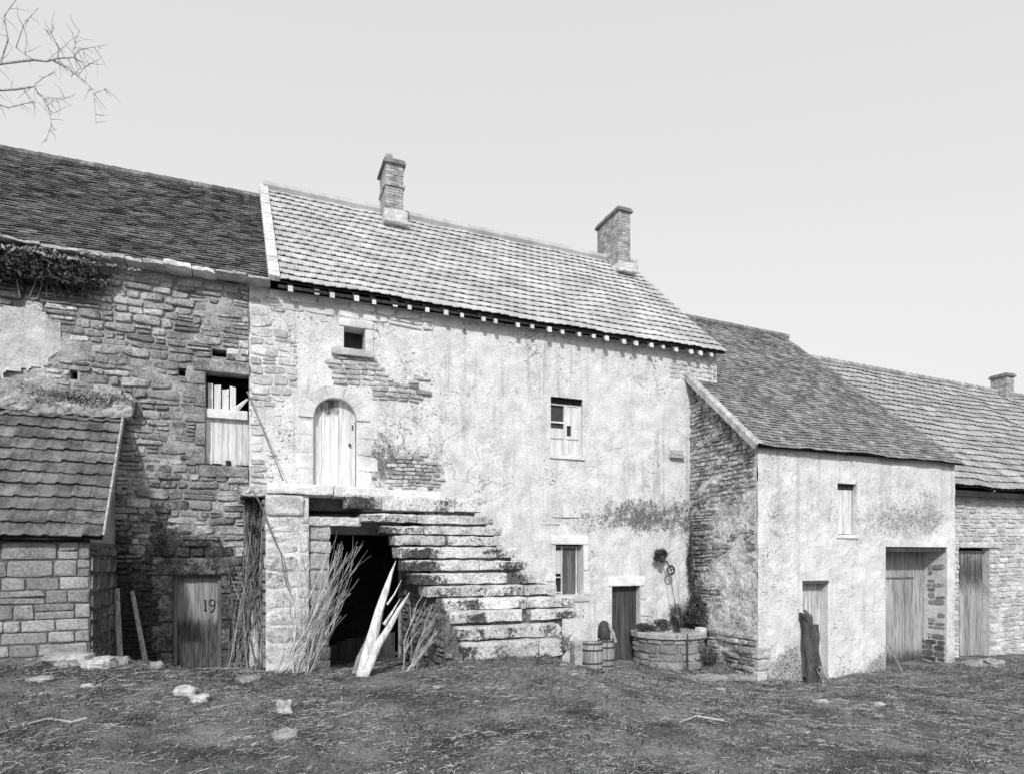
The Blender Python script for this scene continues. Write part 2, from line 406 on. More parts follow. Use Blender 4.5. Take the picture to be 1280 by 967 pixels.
# ---------------------------------------------------------------- ground
YM = 13.2                                                  # plane of the long facade
ZG = {}
cp = [P(20, 824, 11.2), P(80, 821, 11.2), P(127, 820, 11.2), P(165, 833, YM), P(215, 839, YM), P(245, 842, YM), P(290, 838, 12.9), P(330, 838, 11.65), P(400, 837, 11.6),
      P(440, 834, 12.3), P(460, 842, 10.6), P(510, 838, 10.9), P(560, 832, 10.3), P(585, 826, 9.7), P(640, 822, 9.5), P(685, 818, 9.7),
      P(718, 830, 11.0), P(740, 838, 12.1), P(783, 826, YM), P(820, 836, 12.1), P(880, 836, 12.0), P(905, 828, 11.9), P(948, 851, 10.85), P(1010, 853, 10.7), P(1035, 849, 10.8),
      P(1100, 838, 10.9), P(1150, 832, 10.9), P(1190, 828, 10.9), P(1225, 820, 11.6), P(1279, 816, 11.6)]
extra = [(-6, 9, .98), (-4, 6, .72), (-2.5, 8.5, .72), (0, 5.5, .58), (0, 8, .52), (2.5, 8, .56), (4, 5.5, .42), (6, 8.5, .3), (5.5, 10.3, .3), (9, 6, .1), (9, 9, -.05), (14, 7, -.15), (0, 0, .75),
         (20, 6, -.2), (-10, 0, .8), (14, 0, 0), (30, 10, -.1), (-12, 10, 1.0), (0, -10, .8), (5, 20, .1), (-6, 20, .8), (20, 20, 0), (0, 40, 0), (30, 30, 0), (-20, 20, .8), (7, 13, -.02), (3, 14, .3), (-5, 14, .8)]
CPX = np.array([[p.x, p.y] for p in cp]+[[e[0], e[1]] for e in extra]); CPZ = np.array([p.z for p in cp]+[e[2] for e in extra])
_D = np.linalg.norm(CPX[:, None]-CPX[None], axis=2); _W = np.linalg.solve(_D+np.eye(len(CPX))*.02, CPZ-CPZ.mean())
def gz(x, y):
    if abs(x) > 40 or abs(y) > 45: return 0.0
    z = float(np.linalg.norm(CPX-np.array([x, y]), axis=1) @ _W)+CPZ.mean()
    k = max(0, min(1, (44-max(abs(x), abs(y)))/15))
    return max(-.6, min(1.6, z))*k
def gzn(x, y):
    return gz(x, y)+.035*fbm(x, y, 1.4, 2)+.02*fbm(x, y, 6, 5)
def axis(lo, hi, flo, fhi, step):
    v = list(np.arange(flo, fhi, step)); d = step; x = flo
    while x > lo: d *= 1.35; x -= d; v.insert(0, x)
    d = step; x = v[-1]
    while x < hi: d *= 1.35; x += d; v.append(x)
    return v
gx = axis(-300, 300, -6.5, 23, .09); gy = axis(-300, 300, 3.5, 13.6, .09)
mb = MB(); nx, ny = len(gx), len(gy)
for y in gy:
    for x in gx: mb.v((x, y, gzn(x, y)), 1.0, 0)
for j in range(ny-1):
    for i in range(nx-1): mb.f(j*nx+i, j*nx+i+1, (j+1)*nx+i+1, (j+1)*nx+i)
tag(mb.build('ground', M['ground'], smooth=True), kind='structure')

def poly(pts): return lambda a, b: inpoly(pix(a, YM, b), pts)
def inpoly(p, pts):
    x, y = p; c = False
    for i in range(len(pts)):
        x1, y1 = pts[i]; x2, y2 = pts[i-1]
        if (y1 > y) != (y2 > y) and x < (x2-x1)*(y-y1)/(y2-y1)+x1: c = not c
    return c

# ---------------------------------------------------------------- left stone barn
EX0 = -.02                                                  # joint between the barn and the farmhouse
barn = thing('stone_barn', (-3.5, 17, .5), 'long dark rubble stone barn with an old mossy tile roof, left of the pale farmhouse', 'barn')
zl = 7.66
hay = rect(257, 311, 467, 582, YM); ldoor = rect(216, 276, 718, 846, YM)
dkh = [rect(265, 283, 437, 446, YM), rect(87, 97, 462, 474, YM), rect(223, 233, 460, 470, YM), rect(330, 340, 477, 485, YM)]
hb = [hay, ldoor]+dkh[:3]
bl_left = [(230, 800, 90, 70, .40), (160, 770, 36, 100, .34), (145, 660, 14, 120, .2), (255, 690, 60, 30, .12), (205, 640, 22, 60, .30), (245, 700, 38, 35, .32), (60, 345, 70, 30, .35), (110, 440, 60, 40, .14), (200, 560, 120, 90, .08), (290, 770, 30, 80, .25), (180, 470, 80, 60, .1)]
mb = MB(); wallgrid(mb, front(YM), -8, EX0, -.3, zl, hb, step=.12, amp=.036, base=.002, blobs=bl_left, depth=.28)
for q in ((-8, 21.2, EX0, 21.2),): mb.quad((-8, 21.2, -.3), (EX0, 21.2, -.3), (EX0, 21.2, zl), (-8, 21.2, zl))
mb.quad((-8, YM, -.3), (-8, 21.2, -.3), (-8, 21.2, zl), (-8, YM, zl)); mb.f(mb.v((-8, YM, zl)), mb.v((-8, 21.2, zl)), mb.v((-8, 17.2, 11.3)))
wl = mb.build('wall', M['mortar'], barn)
hbs = [(h[0]-.16, h[1]+.16, h[2]-.12, h[3]+.14) for h in (hay, ldoor)]+dkh[:3]
PATCH = [(-10, 385), (20, 380), (52, 392), (78, 408), (92, 425), (80, 442), (62, 448), (55, 462), (-10, 470)]
mb = MB()
def gleft(a, b):
    px, py = pix(a, YM, b); k = 1.0
    if px > 290: k *= 1.25
    if py < 470: k *= 1.15
    k *= 1+.9*math.exp(-((px-60)/35)**2-((py-425)/38)**2)+.6*math.exp(-((px-170)/40)**2-((py-640)/40)**2)
    return k
rubble(mb, front(YM), -5.2, EX0-.005, -.1, zl-.02, hbs, (.08, .2), (.12, .52), (.015, .06), gs=(.5, 1.3), blobs=bl_left, seed=5, gfun=gleft, gap=.009, split=.3, region=lambda a, b: not inpoly(pix(a, YM, b), PATCH))
mb.build('rubble_facing', M['stone_dark'], barn)
mb = MB(); st_a, st_b = .035, .035; xa_ = -5.3
nA = int((-3.0-xa_)/st_a)
for ia in range(nA):
    for ib in range(40):
        a = xa_+ia*st_a; b = 5.3+ib*st_b
        j_ = 9*fbm(a, b, 6, 3)
        px_, py_ = pix(a, YM, b)
        if inpoly((px_+j_, py_+j_), PATCH):
            f_ = lambda a, b: mb.v((a, YM-.055-.02*fbm(a, b, 3, 1), b)); mb.f(f_(a, b), f_(a+st_a, b), f_(a+st_a, b+st_b), f_(a, b+st_b))
mb.G = [.8]*len(mb.V)
if mb.F: mb.build('plaster_patch', M['plaster'], barn)
# hay door: lintel, sill, jamb blocks
mb = MB()
mb.rock(hay[0]-.2, hay[1]+.02, YM-.06, YM+.28, hay[3], hay[3]+.24, .95, amp=.012)
mb.rock(hay[0]-.1, hay[1]+.0, YM-.07, YM+.28, hay[2]-.22, hay[2], .8, amp=.012)
zz = hay[2]
for k, hh in enumerate((.36, .42, .3, .4, .38)):
    zt = min(zz+hh, hay[3])
    if zt-zz < .05: break
    mb.rock(hay[0]-(.17 if k % 2 else .34), hay[0]-.002, YM-.055, YM+.2, zz+.006, zt-.006, rng.uniform(.7, .95), amp=.01); zz += hh
mb.build('stone_surround', M['stone_dark'], barn)
mb = MB(); planks(mb, hay[0], hay[1]-.0, hay[2]+.02, hay[3]-.75, YM+.14, 6, stb=.2, gs=(.85, 1.1), gap=.006, sd=8, botj=.04)
hd = mb.build('hay_door', M['wood_pale'], barn)
mb = MB(); planks(mb, hay[0]+.02, hay[1]-.22, hay[3]-.76, hay[3]-.14, YM+.16, 4, gs=(.85, 1.15), gap=.02, tops=[.03, .05, .12, .06], sd=21); mb.build('broken_plank', M['wood_pale'], hd)
mb = MB(); mb.rock(hay[0]+.0, hay[1]-.02, YM+.04, YM+.13, hay[3]-.83, hay[3]-.66, 1.05, amp=.008)
mb.build('rail', M['rail'], hd)
mb = MB(); mb.tube([(hay[1]-.3, YM+.12, hay[3]-.72), (hay[1]-.02, YM+.1, hay[3]-.42)], [.07, .02], 5, 1.0); mb.build('brace', M['rail'], hd)
mb = MB(); hx = (hay[0]+hay[1])/2+.02; mb.box(hx-.05, hx+.04, YM+.128, YM+.136, hay[2]+.03, hay[2]+.12, 1, .01); mb.build('rotten_hole', M['paint'], hd)
# lower door with number
mb = MB(); planks(mb, ldoor[0]+.05, ldoor[1]-.06, ldoor[2]-.1, ldoor[3]-.05, YM+.16, 4, stb=1.2, gs=(.7, 1.0), sd=12)
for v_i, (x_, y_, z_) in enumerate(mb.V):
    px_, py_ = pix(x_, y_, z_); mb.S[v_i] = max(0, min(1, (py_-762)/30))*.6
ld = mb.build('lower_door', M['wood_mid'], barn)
mb = MB(); mb.box(ldoor[0], ldoor[0]+.06, YM+.1, YM+.2, ldoor[2]-.1, ldoor[3], .5); mb.box(ldoor[1]-.06, ldoor[1], YM+.1, YM+.2, ldoor[2]-.1, ldoor[3], .5); mb.box(ldoor[0]+.06, ldoor[1]-.06, YM+.1, YM+.2, ldoor[3]-.06, ldoor[3]-.002, .4)
mb.build('door_frame', M['wood_mid'], ld)
mb = MB()
def stroke(mb, pts, Y, r=.016): mb.tube([P(x, y, Y) for x, y in pts], r, 5, 1, flat=.15)
stroke(mb, [(255, 750), (256.5, 749), (256.5, 762)], YM+.15, .013)
stroke(mb, [(254.5, 762.5), (258.5, 762.5)], YM+.15, .012)
th = [(265+3.6*math.cos(t), 752.6+3.8*math.sin(t)) for t in [6.2832*k/12 for k in range(13)]]
stroke(mb, th, YM+.15, .011); stroke(mb, [(268.4, 753), (268, 758), (266, 763), (262.5, 764.5)], YM+.15, .012); stroke(mb, [(272, 749), (271.5, 753)], YM+.15, .012)
mb.build('painted_number', M['paint'], ld)
mb = MB(); mb.rock(ldoor[0]-.3, ldoor[1]+.25, YM-.05, YM+.2, ldoor[3], ldoor[3]+.32, .7, amp=.012, st=.3)
zz = ldoor[2]-.1
for k, hh in enumerate((.6, .55, .5, .45, .4)):
    zt = min(zz+hh, ldoor[3])
    if zt-zz < .08: break
    mb.rock(ldoor[0]-(.34 if k % 2 else .26), ldoor[0]-.003, YM-.05, YM+.2, zz+.006, zt-.004, rng.uniform(.6, .85), amp=.008, st=.25)
    mb.rock(ldoor[1]+.003, ldoor[1]+(.16 if k % 2 else .26), YM-.05, YM+.2, zz+.006, zt-.004, rng.uniform(.6, .85), amp=.008, st=.3); zz += hh
mb.build('door_surround', M['stone_dark'], barn)
# roof
eL = Vector((-8, 12.95, 7.72)); eR = Vector((.42, 12.95, 7.72)); rL = Vector((-8, 17.2, 11.32)); rR = Vector((.36, 17.2, 11.45))
mt = MB(); tiles(mt, eL+Vector((2.6, 0, 0)), eR, rL+Vector((2.6, 0, 0)), rR, 44, .17, 'flat', .012, .016, .008, (.6, 1.4), sag=.07, wav=.03, seed=4)
mb = UNDER.pop(); mb.quad(rL, rR, (.4, 21.4, 7.6), (-8, 21.4, 7.6)); mb.quad(eL, eL+Vector((2.6, 0, 0)), rL+Vector((2.6, 0, 0)), rL); ba = mb.build('roof', M['underlay'], barn)
mt.build('tile_covering', M['tile_old'], ba)
mb = MB()
x = -5.4
while x < .35:                                             # stone eaves course
    wd = rng.uniform(.25, .7); px = pix(x, 12.9, 7.7)[0]
    mb.rock(x, min(x+wd-.01, .36), 12.80+rng.uniform(-.04, .04), 13.24, zl+.0+rng.uniform(-.012, .012), zl+.06+rng.uniform(-.02, .02), rng.uniform(.7, 1.3), amp=.03, sd=x); x += wd
mb.build('eaves_course', M['stone_pale'], barn)
mb = MB(); x = -5.4
while x < .3:
    mb.tube([(x, 17.2, 11.33+.012*(x+8)), (x+.36, 17.2, 11.335+.012*(x+8))], [.13, .115], 8, rng.uniform(.9, 1.6)); x += .35
mb.build('ridge_tile', M['tile_old'], ba)
# inside darkness closed by walls; ivy on the eaves
ivy = thing('ivy_clump', tuple(P(60, 340, 12.9)), 'dark ivy overgrowing the far left end of the barn eaves', 'ivy')
mb = MB()
leaves(mb, P(48, 335, 12.98), (.95, .18, .22), 3000, .09, seed=3); leaves(mb, P(15, 332, 12.95), (.7, .2, .36), 2600, .09, seed=4)
leaves(mb, P(95, 345, 12.95), (.6, .16, .16), 1100, .06, seed=5); leaves(mb, P(45, 352, 13.05), (.7, .12, .2), 1300, .06, seed=6)
mb.build('foliage', M['leaf'], ivy)
mb = MB(); leaves(mb, P(70, 318, 12.85), (.8, .12, .1), 420, .07, (.8, 1.4), seed=7); leaves(mb, P(130, 330, 12.85), (.7, .08, .04), 260, .05, (.8, 1.4), seed=8); mb.build('dry_leaf', M['leaf_pale'], ivy)
mb = MB()
for k in range(9):
    a = P(25+k*11, 372, 13.1); b = P(30+k*9, 335, 13.0); mb.tube([a, (a+b)/2+Vector((rng.uniform(-.1, .1), -.04, 0)), b], [.012, .01, .006], 5)
mb.build('stem', M['bark'], ivy)

# ---------------------------------------------------------------- farmhouse
house = thing('farmhouse', (5.5, 17, .2), 'pale plastered two storey farmhouse with light ribbed tile roof and two brick chimneys', 'house')
XR = 11.07; ze = 7.66
smw = rect(430, 456, 410, 438, YM)
ad = rect(391.5, 446, 497, 606, YM); ad = (ad[0], ad[1], 3.72, P(419, 497, YM).z)
uw = rect(688.5, 728.5, 497, 571, YM); lw = rect(694.5, 729, 680, 743, YM); dr = rect(765, 800, 732, 832, YM)
cel = (1.25, 2.95, -.3, 2.95)
ph = [rect(515, 522, 493, 499, YM)]
hh = [smw+(.35,), ad+(.22,), uw+(.16,), lw+(.24,), dr+(.22,), cel+(.5,)]+[p+(.3,) for p in ph]
bl_main = [(500, 580, 50, 30, .16), (520, 592, 40, 18, .16), (700, 650, 60, 16, .12), (790, 640, 60, 26, .20), (820, 655, 46, 24, .14), (770, 690, 80, 20, .07), (640, 500, 90, 40, .02), (590, 490, 50, 24, .09), (560, 500, 30, 50, .04),
           (700, 690, 50, 40, .05), (480, 480, 40, 60, .08), (460, 580, 26, 50, .12), (370, 490, 40, 60, .05), (345, 540, 40, 70, .08), (670, 545, 36, 26, .08), (740, 520, 16, 40, .07), (735, 720, 14, 50, .14), (850, 620, 16, 60, .10), (866, 740, 12, 110, .24), (862, 790, 24, 30, .24),
           (812, 772, 26, 22, .20), (530, 540, 90, 60, .05), (780, 600, 80, 40, .03), (650, 590, 70, 40, .05), (640, 700, 50, 20, .06), (630, 560, 14, 60, .07), (480, 540, 12, 60, .07), (560, 560, 10, 60, .06)]
mb = MB(); wallgrid(mb, front(YM), EX0, XR, -.3, ze, hh, step=.11, amp=.016, blobs=bl_main, seed=4)
mb.quad((XR, YM, -.3), (XR, 21.2, -.3), (XR, 21.2, ze), (XR, YM, ze)); mb.f(mb.v((XR, YM, ze)), mb.v((XR, 21.2, ze)), mb.v((XR, 17.2, 11.6)))
mb.quad((EX0, YM+.5, -.3), (EX0, 21.2, -.3), (EX0, 21.2, ze), (EX0, YM+.5, ze)); mb.f(mb.v((EX0, YM, ze)), mb.v((EX0, 21.2, ze)), mb.v((EX0, 17.2, 11.6)))
mb.quad((EX0, 21.2, -.3), (XR, 21.2, -.3), (XR, 21.2, ze), (EX0, 21.2, ze))
mb.quad((EX0, YM+.3, 3.5), (XR, YM+.3, 3.5), (XR, 21, 3.5), (EX0, 21, 3.5))
mb.build('wall', M['plaster'], house)
mb = MB()
rubble(mb, front(YM), EX0+.02, 4.5, 3.8, 7.5, [smw, ad, (ad[0]-.3, ad[1]+.3, 3.7, ad[3]+.3)], (.05, .11), (.1, .34), (.01, .045), base=.014, gs=(.45, 1.05), seed=9, keep=1, gap=.005,
       region=poly([(424, 440), (462, 441), (478, 462), (497, 478), (528, 472), (537, 492), (520, 503), (497, 503), (470, 500), (452, 508), (436, 494), (410, 480), (414, 455)]))
mb.build('exposed_rubble', M['stone_pale'], house); mb = MB()
rubble(mb, front(YM), EX0+.02, 4.5, 3.8, 5.0, [ad], (.05, .1), (.1, .3), (.008, .035), base=.012, gs=(.45, 1.0), seed=10, keep=.9, gap=.005,
       region=poly([(492, 572), (530, 568), (552, 590), (548, 612), (486, 612), (488, 590)]))
mb.build('exposed_rubble', M['stone_pale'], house)
mb = MB()
rubble(mb, front(YM), EX0+.01, .85, 2.6, 7.45, [(.02, .6, 5.2, 5.4)], (.1, .24), (.18, .5), (.002, .022), base=.014, gs=(.75, 1.15), seed=12, keep=.9, region=lambda a, b: a < .42+.28*math.sin(b*2.3)+.15*math.sin(b*7)+(b > 5.8)*.25)
mb.build('corner_stone', M['stone_pale'], house); mb = MB()
rubble(mb, front(YM), .3, 3.6, 7.28, 7.66, [], (.16, .2), (.3, .8), (.008, .035), base=.014, gs=(.8, 1.15), seed=13, wav=.01)
mb.build('top_course', M['surround'], house); mb = MB()
rubble(mb, front(YM), 9.6, XR, 6.9, 7.6, [], (.1, .14), (.2, .4), (.004, .015), base=.012, gs=(.9, 1.1), seed=14, wav=.01)
mb.build('corner_stone', M['stone_pale'], house); mb = MB(); mj = MB()
zz = 3.8
for k, h_ in enumerate((.42, .32, .34, .3)):
    wd = (.42 if k % 2 else .30); mb.rock(ad[1]+.003, ad[1]+wd, YM-.018, YM+.15, zz+.008, zz+h_-.008, rng.uniform(.8, 1.0), amp=.008); 
    mj.rock(ad[0]-wd*.8, ad[0]-.003, YM-.014, YM+.15, zz+.008, zz+h_-.008, rng.uniform(.95, 1.1), amp=.006); zz += h_
mb.build('door_jamb', M['surround'], house); mj.build('door_jamb', M['surround'], house)
# arch voussoirs
acx = (ad[0]+ad[1])/2; R_ = (ad[1]-ad[0])/2; acz = ad[3]-R_
mb = MB()
for k in range(5):
    t0 = math.pi*k/5+.006; t1 = math.pi*(k+1)/5-.006; ro = R_+rng.uniform(.24, .30); g = rng.uniform(.85, 1.0); pr = []
    for q in range(5):
        t = t0+(t1-t0)*q/4
        pr.append([mb.v((acx+rr*math.cos(t), yy, acz+rr*math.sin(t)), g) for rr, yy in ((R_-.004, YM+.2), (R_-.004, YM-.035), (ro, YM-.035+rng.uniform(-.004, .004)), (ro, YM+.1))])
    for q in range(4):
        for s in range(4): mb.f(pr[q][s], pr[q][(s+1) % 4], pr[q+1][(s+1) % 4], pr[q+1][s])
    mb.f(*pr[0]); mb.f(*pr[-1][::-1])
mb.build('arch_stone', M['surround'], house)
# arched door
mb = MB()
n = 5
for i in range(n):
    a = ad[0]+.01+(ad[1]-ad[0]-.02)*i/n+.003; b = ad[0]+.01+(ad[1]-ad[0]-.02)*(i+1)/n-.003; g = rng.uniform(.92, 1.08)
    cols_ = []
    for x in (a, (a+b)/2, b):
        zt = acz+math.sqrt(max(.0, R_*R_-(x-acx)**2)); col = []
        for k in range(15):
            z = 3.74+(zt-3.74)*k/14; st = max(0, 1-(z-3.74)/.26)*.35+(.26 if z > acz+R_*.25 and i < 3 else .13 if z > acz+R_*.3 else 0)  # darker foot; arch's shadow put into the wood colour at the top, stronger left
            col.append(mb.v((x, YM+.15, z), g, st))
        cols_.append(col)
    for c0, c1 in zip(cols_, cols_[1:]):
        for k in range(14): mb.f(c0[k], c1[k], c1[k+1], c0[k+1])
adr = mb.build('arched_door', M['wood_pale'], house)
mb = MB(); kx = P(437, 556, YM+.15); mb.tube([kx, kx+Vector((0, -.05, 0))], .03, 8); kx = P(440.5, 534, YM+.15); mb.box(kx.x-.012, kx.x+.012, kx.y-.02, kx.y-.003, kx.z-.05, kx.z+.05); mb.build('door_knob', M['iron'], adr)
# small attic window
mb = MB(); mb.rock(smw[0]-.1, smw[1]+.16, YM-.05, YM+.2, smw[3], smw[3]+.17, 1.1, amp=.006)
mb.rock(smw[0]-.16, smw[0]-.002, YM-.04, YM+.2, smw[2], smw[3]-.004, 1.0, amp=.006); mb.rock(smw[1]+.002, smw[1]+.17, YM-.04, YM+.2, smw[2], smw[3]-.004, 1.05, amp=.006)
mb.rock(smw[0]-.25, smw[1]+.16, YM-.12, YM+.2, smw[2]-.14, smw[2]-.002, .75, amp=.012)
sw = mb.build('attic_window', M['surround'], house)
mb = MB(); mb.quad((smw[0]-.1, YM+.33, smw[2]-.1), (smw[1]+.1, YM+.33, smw[2]-.1), (smw[1]+.1, YM+.33, smw[3]+.1), (smw[0]-.1, YM+.33, smw[3]+.1)); mb.build('dark_backing', M['interior'], sw)  # near-black sheet standing in for the unlit space behind the opening
# upper window, boarded casement
def win_frame(parent, r, Y, m, mull=True, wdt=.045):
    mb = MB(); mb.box(r[0]+.003, r[0]+wdt, Y-.03, Y+.04, r[2], r[3]); mb.box(r[1]-wdt, r[1]-.003, Y-.03, Y+.04, r[2], r[3])
    mb.box(r[0]+wdt, r[1]-wdt, Y-.028, Y+.04, r[3]-wdt, r[3]-.003); mb.box(r[0]+wdt, r[1]-wdt, Y-.028, Y+.04, r[2]+.003, r[2]+wdt)
    if mull: xm = (r[0]+r[1])/2; mb.box(xm-.03, xm+.03, Y-.035, Y+.04, r[2]+wdt, r[3]-wdt)
    return mb.build('window', m, parent)
u2 = (uw[0], uw[1], uw[2]+.02, uw[3]-.12); Yw = YM+.12
wn = win_frame(house, u2, Yw, M['rail'])
mb = MB(); mb.box(uw[0], uw[1], YM+.06, YM+.2, uw[3]-.12, uw[3]+.0, .12); mb.build('lintel_shade', M['interior'], wn)  # dark strip putting the shade under the lintel in as a solid
mb = MB(); xm = (u2[0]+u2[1])/2; H = u2[3]-u2[2]
zt = u2[3]-.05
mb.box(xm+.03, u2[1]-.045, Yw-.012, Yw+.01, zt-.36*H, zt, 1.05)                       # upper right board
mb.box(xm+.03, u2[1]-.045, Yw-.012, Yw+.01, u2[2]+.045, zt-.56*H, .97)
mb.box(xm+.16, u2[1]-.045, Yw-.011, Yw+.01, zt-.56*H, zt-.36*H, 1.0)
mb.box(xm+.03, xm+.05, Yw-.012, Yw+.01, zt-.56*H, zt-.36*H, 1.0)
mb.box(u2[0]+.045, xm-.03, Yw-.012, Yw+.01, u2[2]+.045, zt-.43*H, .98)
mb.build('board', M['wood_pale'], wn)
mb = MB(); mb.box(u2[0]+.045, xm-.03, Yw-.02, Yw+.02, zt-.33*H, zt-.30*H, 1); 
mb.box(u2[0]+.05, u2[1]-.05, Yw-.026, Yw-.013, u2[2]+.34*H-.01, u2[2]+.34*H+.012, .6); mb.build('glazing_bar', M['rail'], wn)
mb = MB(); mb.quad((u2[0]+.03, Yw+.03, u2[2]), (u2[1]-.03, Yw+.03, u2[2]), (u2[1]-.03, Yw+.03, u2[3]), (u2[0]+.03, Yw+.03, u2[3])); mb.build('pane', M['glass'], wn)
mb = MB(); mb.rock(uw[0]-.04, uw[1]+.05, YM-.04, YM+.1, uw[2]-.05, uw[2], 1, amp=.006); mb.build('sill', M['surround'], wn)
# lower window
wn = win_frame(house, (lw[0], lw[1]-.0, lw[2]+.0, lw[3]-.03), YM+.2, M['wood_mid'], False)
mb = MB(); a = lw[0]; b = lw[1]; w_ = b-a
mb.box(a+w_*.36, a+w_*.82, YM+.16, YM+.19, lw[2]+.02, lw[3]-.08, 1.6); mb.build('shutter', M['wood_dark'], wn)
mb = MB(); 
for f in (.33, .60, .0): mb.box(a+.05, a+w_*.34, YM+.165, YM+.18, lw[2]+.04+f*(lw[3]-lw[2]-.1), lw[2]+.07+f*(lw[3]-lw[2]-.1), 1)
mb.box(a+w_*.30, a+w_*.35, YM+.14, YM+.18, lw[2], lw[3]-.05, 1); mb.box(a+w_*.83, a+w_*.88, YM+.14, YM+.18, lw[2], lw[3]-.05, .9)
mb.box(a+.045, a+w_*.30, YM+.170, YM+.185, lw[2]+.42*(lw[3]-lw[2]), lw[2]+.9*(lw[3]-lw[2]), 1.0)
mb.build('glazing_bar', M['wood_pale'], wn)
mb = MB(); mb.quad((lw[0], YM+.235, lw[2]), (lw[1], YM+.235, lw[2]), (lw[1], YM+.235, lw[3]), (lw[0], YM+.235, lw[3])); mb.build('pane', M['glass'], wn)
mb = MB(); mb.tube([P(703.5, 682, YM+.02), P(703.5, 741, YM+.02)], .009, 5, .8); mb.build('iron_bar', M['iron'], wn)
mb = MB(); mb.rock(lw[0]-.25, lw[0]-.003, YM-.025, YM+.12, lw[2]+.32, lw[2]+.62, 1.2, amp=.006); mb.rock(lw[0]-.12, lw[1]+.12, YM-.03, YM+.12, lw[3], lw[3]+.2, 1.15, amp=.006)
mb.rock(lw[1]+.003, lw[1]+.18, YM-.03, YM+.12, lw[2]+.0, lw[2]+.55, 1.0, amp=.006); mb.rock(lw[1]+.003, lw[1]+.13, YM-.028, YM+.12, lw[2]+.57, lw[3]-.004, 1.1, amp=.006)
mb.rock(lw[0]-.05, lw[1]+.14, YM-.04, YM+.12, lw[2]-.16, lw[2]-.002, .75, amp=.01); mb.build('stone_surround', M['surround'], wn)
# ground floor door
mb = MB(); planks(mb, dr[0], dr[1], dr[2]-.2, dr[3]-.02, YM+.17, 4, gs=(.75, 1.35), stb=.2, sd=31); dd = mb.build('door', M['wood_dark'], house)
mb = MB(); kx = P(795, 790, YM+.16); mb.tube([kx, kx+Vector((0, -.04, 0))], .018, 6); mb.build('handle', M['iron'], dd)
mb = MB(); mb.rock(dr[0]-.12, dr[1]+.14, YM-.03, YM+.18, dr[3], dr[3]+.24, 1.2, amp=.006)
zz = dr[2]-.1
for k, h_ in enumerate((.5, .42, .36, .4, .3)):
    zt = min(zz+h_, dr[3]-.004)
    if zt-zz < .08: break
    mb.rock(dr[1]+.003, dr[1]+(.3 if k % 2 else .18), YM-.03, YM+.15, zz+.005, zt-.005, rng.uniform(.75, 1), amp=.006); zz += h_
mb.build('door_surround', M['surround'], house)
# ledge near right corner
mb = MB(); a = P(836, 572, YM); b = P(853, 572, YM); mb.rock(a.x, b.x, YM-.12, YM+.05, a.z, a.z+.07, .7, amp=.005); mb.rock(a.x+.03, b.x-.02, YM-.07, YM+.05, a.z+.08, a.z+.2, .75, amp=.012); mb.build('stone_bracket', M['stone_pale'], house)
for (x0, x1, y) in ((836, 860, 632), (690, 724, 646), (676, 700, 655)):
    mb = MB(); mb.rock(P(x0, y, YM).x, P(x1, y, YM).x, YM-.012, YM+.02, P(x0, y, YM).z, P(x0, y, YM).z+.02, .9, amp=.006)
    mb.build('ledge', M['stone_pale'], house)
# roof
E0 = Vector((.42, 12.9, 7.72)); E1 = Vector((11.14, 12.9, 7.62)); R0 = Vector((.30, 17.1, 11.66)); R1 = Vector((11.02, 17.1, 11.55))
mt = MB(); tiles(mt, E0+Vector((.0, -.02, 0)), E1, R0, R1, 18, .215, 'rib', .014, .030, .005, (.88, 1.07), sag=.07, wav=.03, seed=8, stag=True, blobs=[(600, 330, 400, 120, .05)])
mb = UNDER.pop(); mb.quad(R0, R1, (11.3, 21.5, 7.4), (.3, 21.5, 7.4)); rf = mb.build('roof', M['underlay'], house)
mt.build('tile_covering', M['tile_new'], rf)
mb = MB(); n = 30
for k in range(n):
    a = R0.lerp(R1, k/n); b = R0.lerp(R1, (k+1.06)/n); up = Vector((0, 0, .05))
    mb.tube([a+up, b+up], [.15, .13], 8, rng.uniform(.9, 1.08))
mb.build('ridge_tile', M['tile_new'], rf)
mb = MB(); 
for k in range(24):
    a = E0.lerp(R0, k/24); b = E0.lerp(R0, (k+1.0)/24); nrm = Vector((0, -.68, .73))
    for (o1, o2, h0, h1) in ((-.10, .10, .05, .085),):
        q = [a+Vector((o1, 0, 0))+nrm*h1, a+Vector((o2, 0, 0))+nrm*h1, b+Vector((o2, 0, 0))+nrm*(h1-.01), b+Vector((o1, 0, 0))+nrm*(h1-.01)]
        mb.quad(*q, g=1.1)
        mb.quad(q[0], q[3], q[3]-nrm*.14, q[0]-nrm*.14, g=1.05); mb.quad(q[0], q[1], q[1]-nrm*.1, q[0]-nrm*.1, g=1.0)
mb.build('verge', M['mortar_light'], rf)
mb = MB()
for k in range(2): mb.box(.48, 11.08, 12.93+k*.0, 12.955, 7.60, 7.66, .5) if k == 0 else None
mb.build('eaves_board', M['wood_dark'], rf)
# rafter ends
nra = 27
for k in range(nra):
    f = (k+.5+rng.uniform(-.22, .22))/nra; x = .55+(10.95-.55)*f; s = rng.uniform(.035, .05); z = 7.60-.10*f+rng.uniform(-.015, .01)
    mb = MB(); i = len(mb.V); y0 = 12.915+rng.uniform(-.02, .02); dz = .93
    vs_ = [mb.v((x+sx*s, y, z+(y-12.9)*dz+sz*s)) for y in (y0, 13.45) for sx, sz in ((-1, -1), (1, -1), (1, 1), (-1, 1))]
    mb.f(0, 1, 2, 3); mb.f(7, 6, 5, 4)
    for q in range(4): mb.f(q, (q+1) % 4, (q+1) % 4+4, q+4)
    mb.build('rafter_end', M['rail'], house)
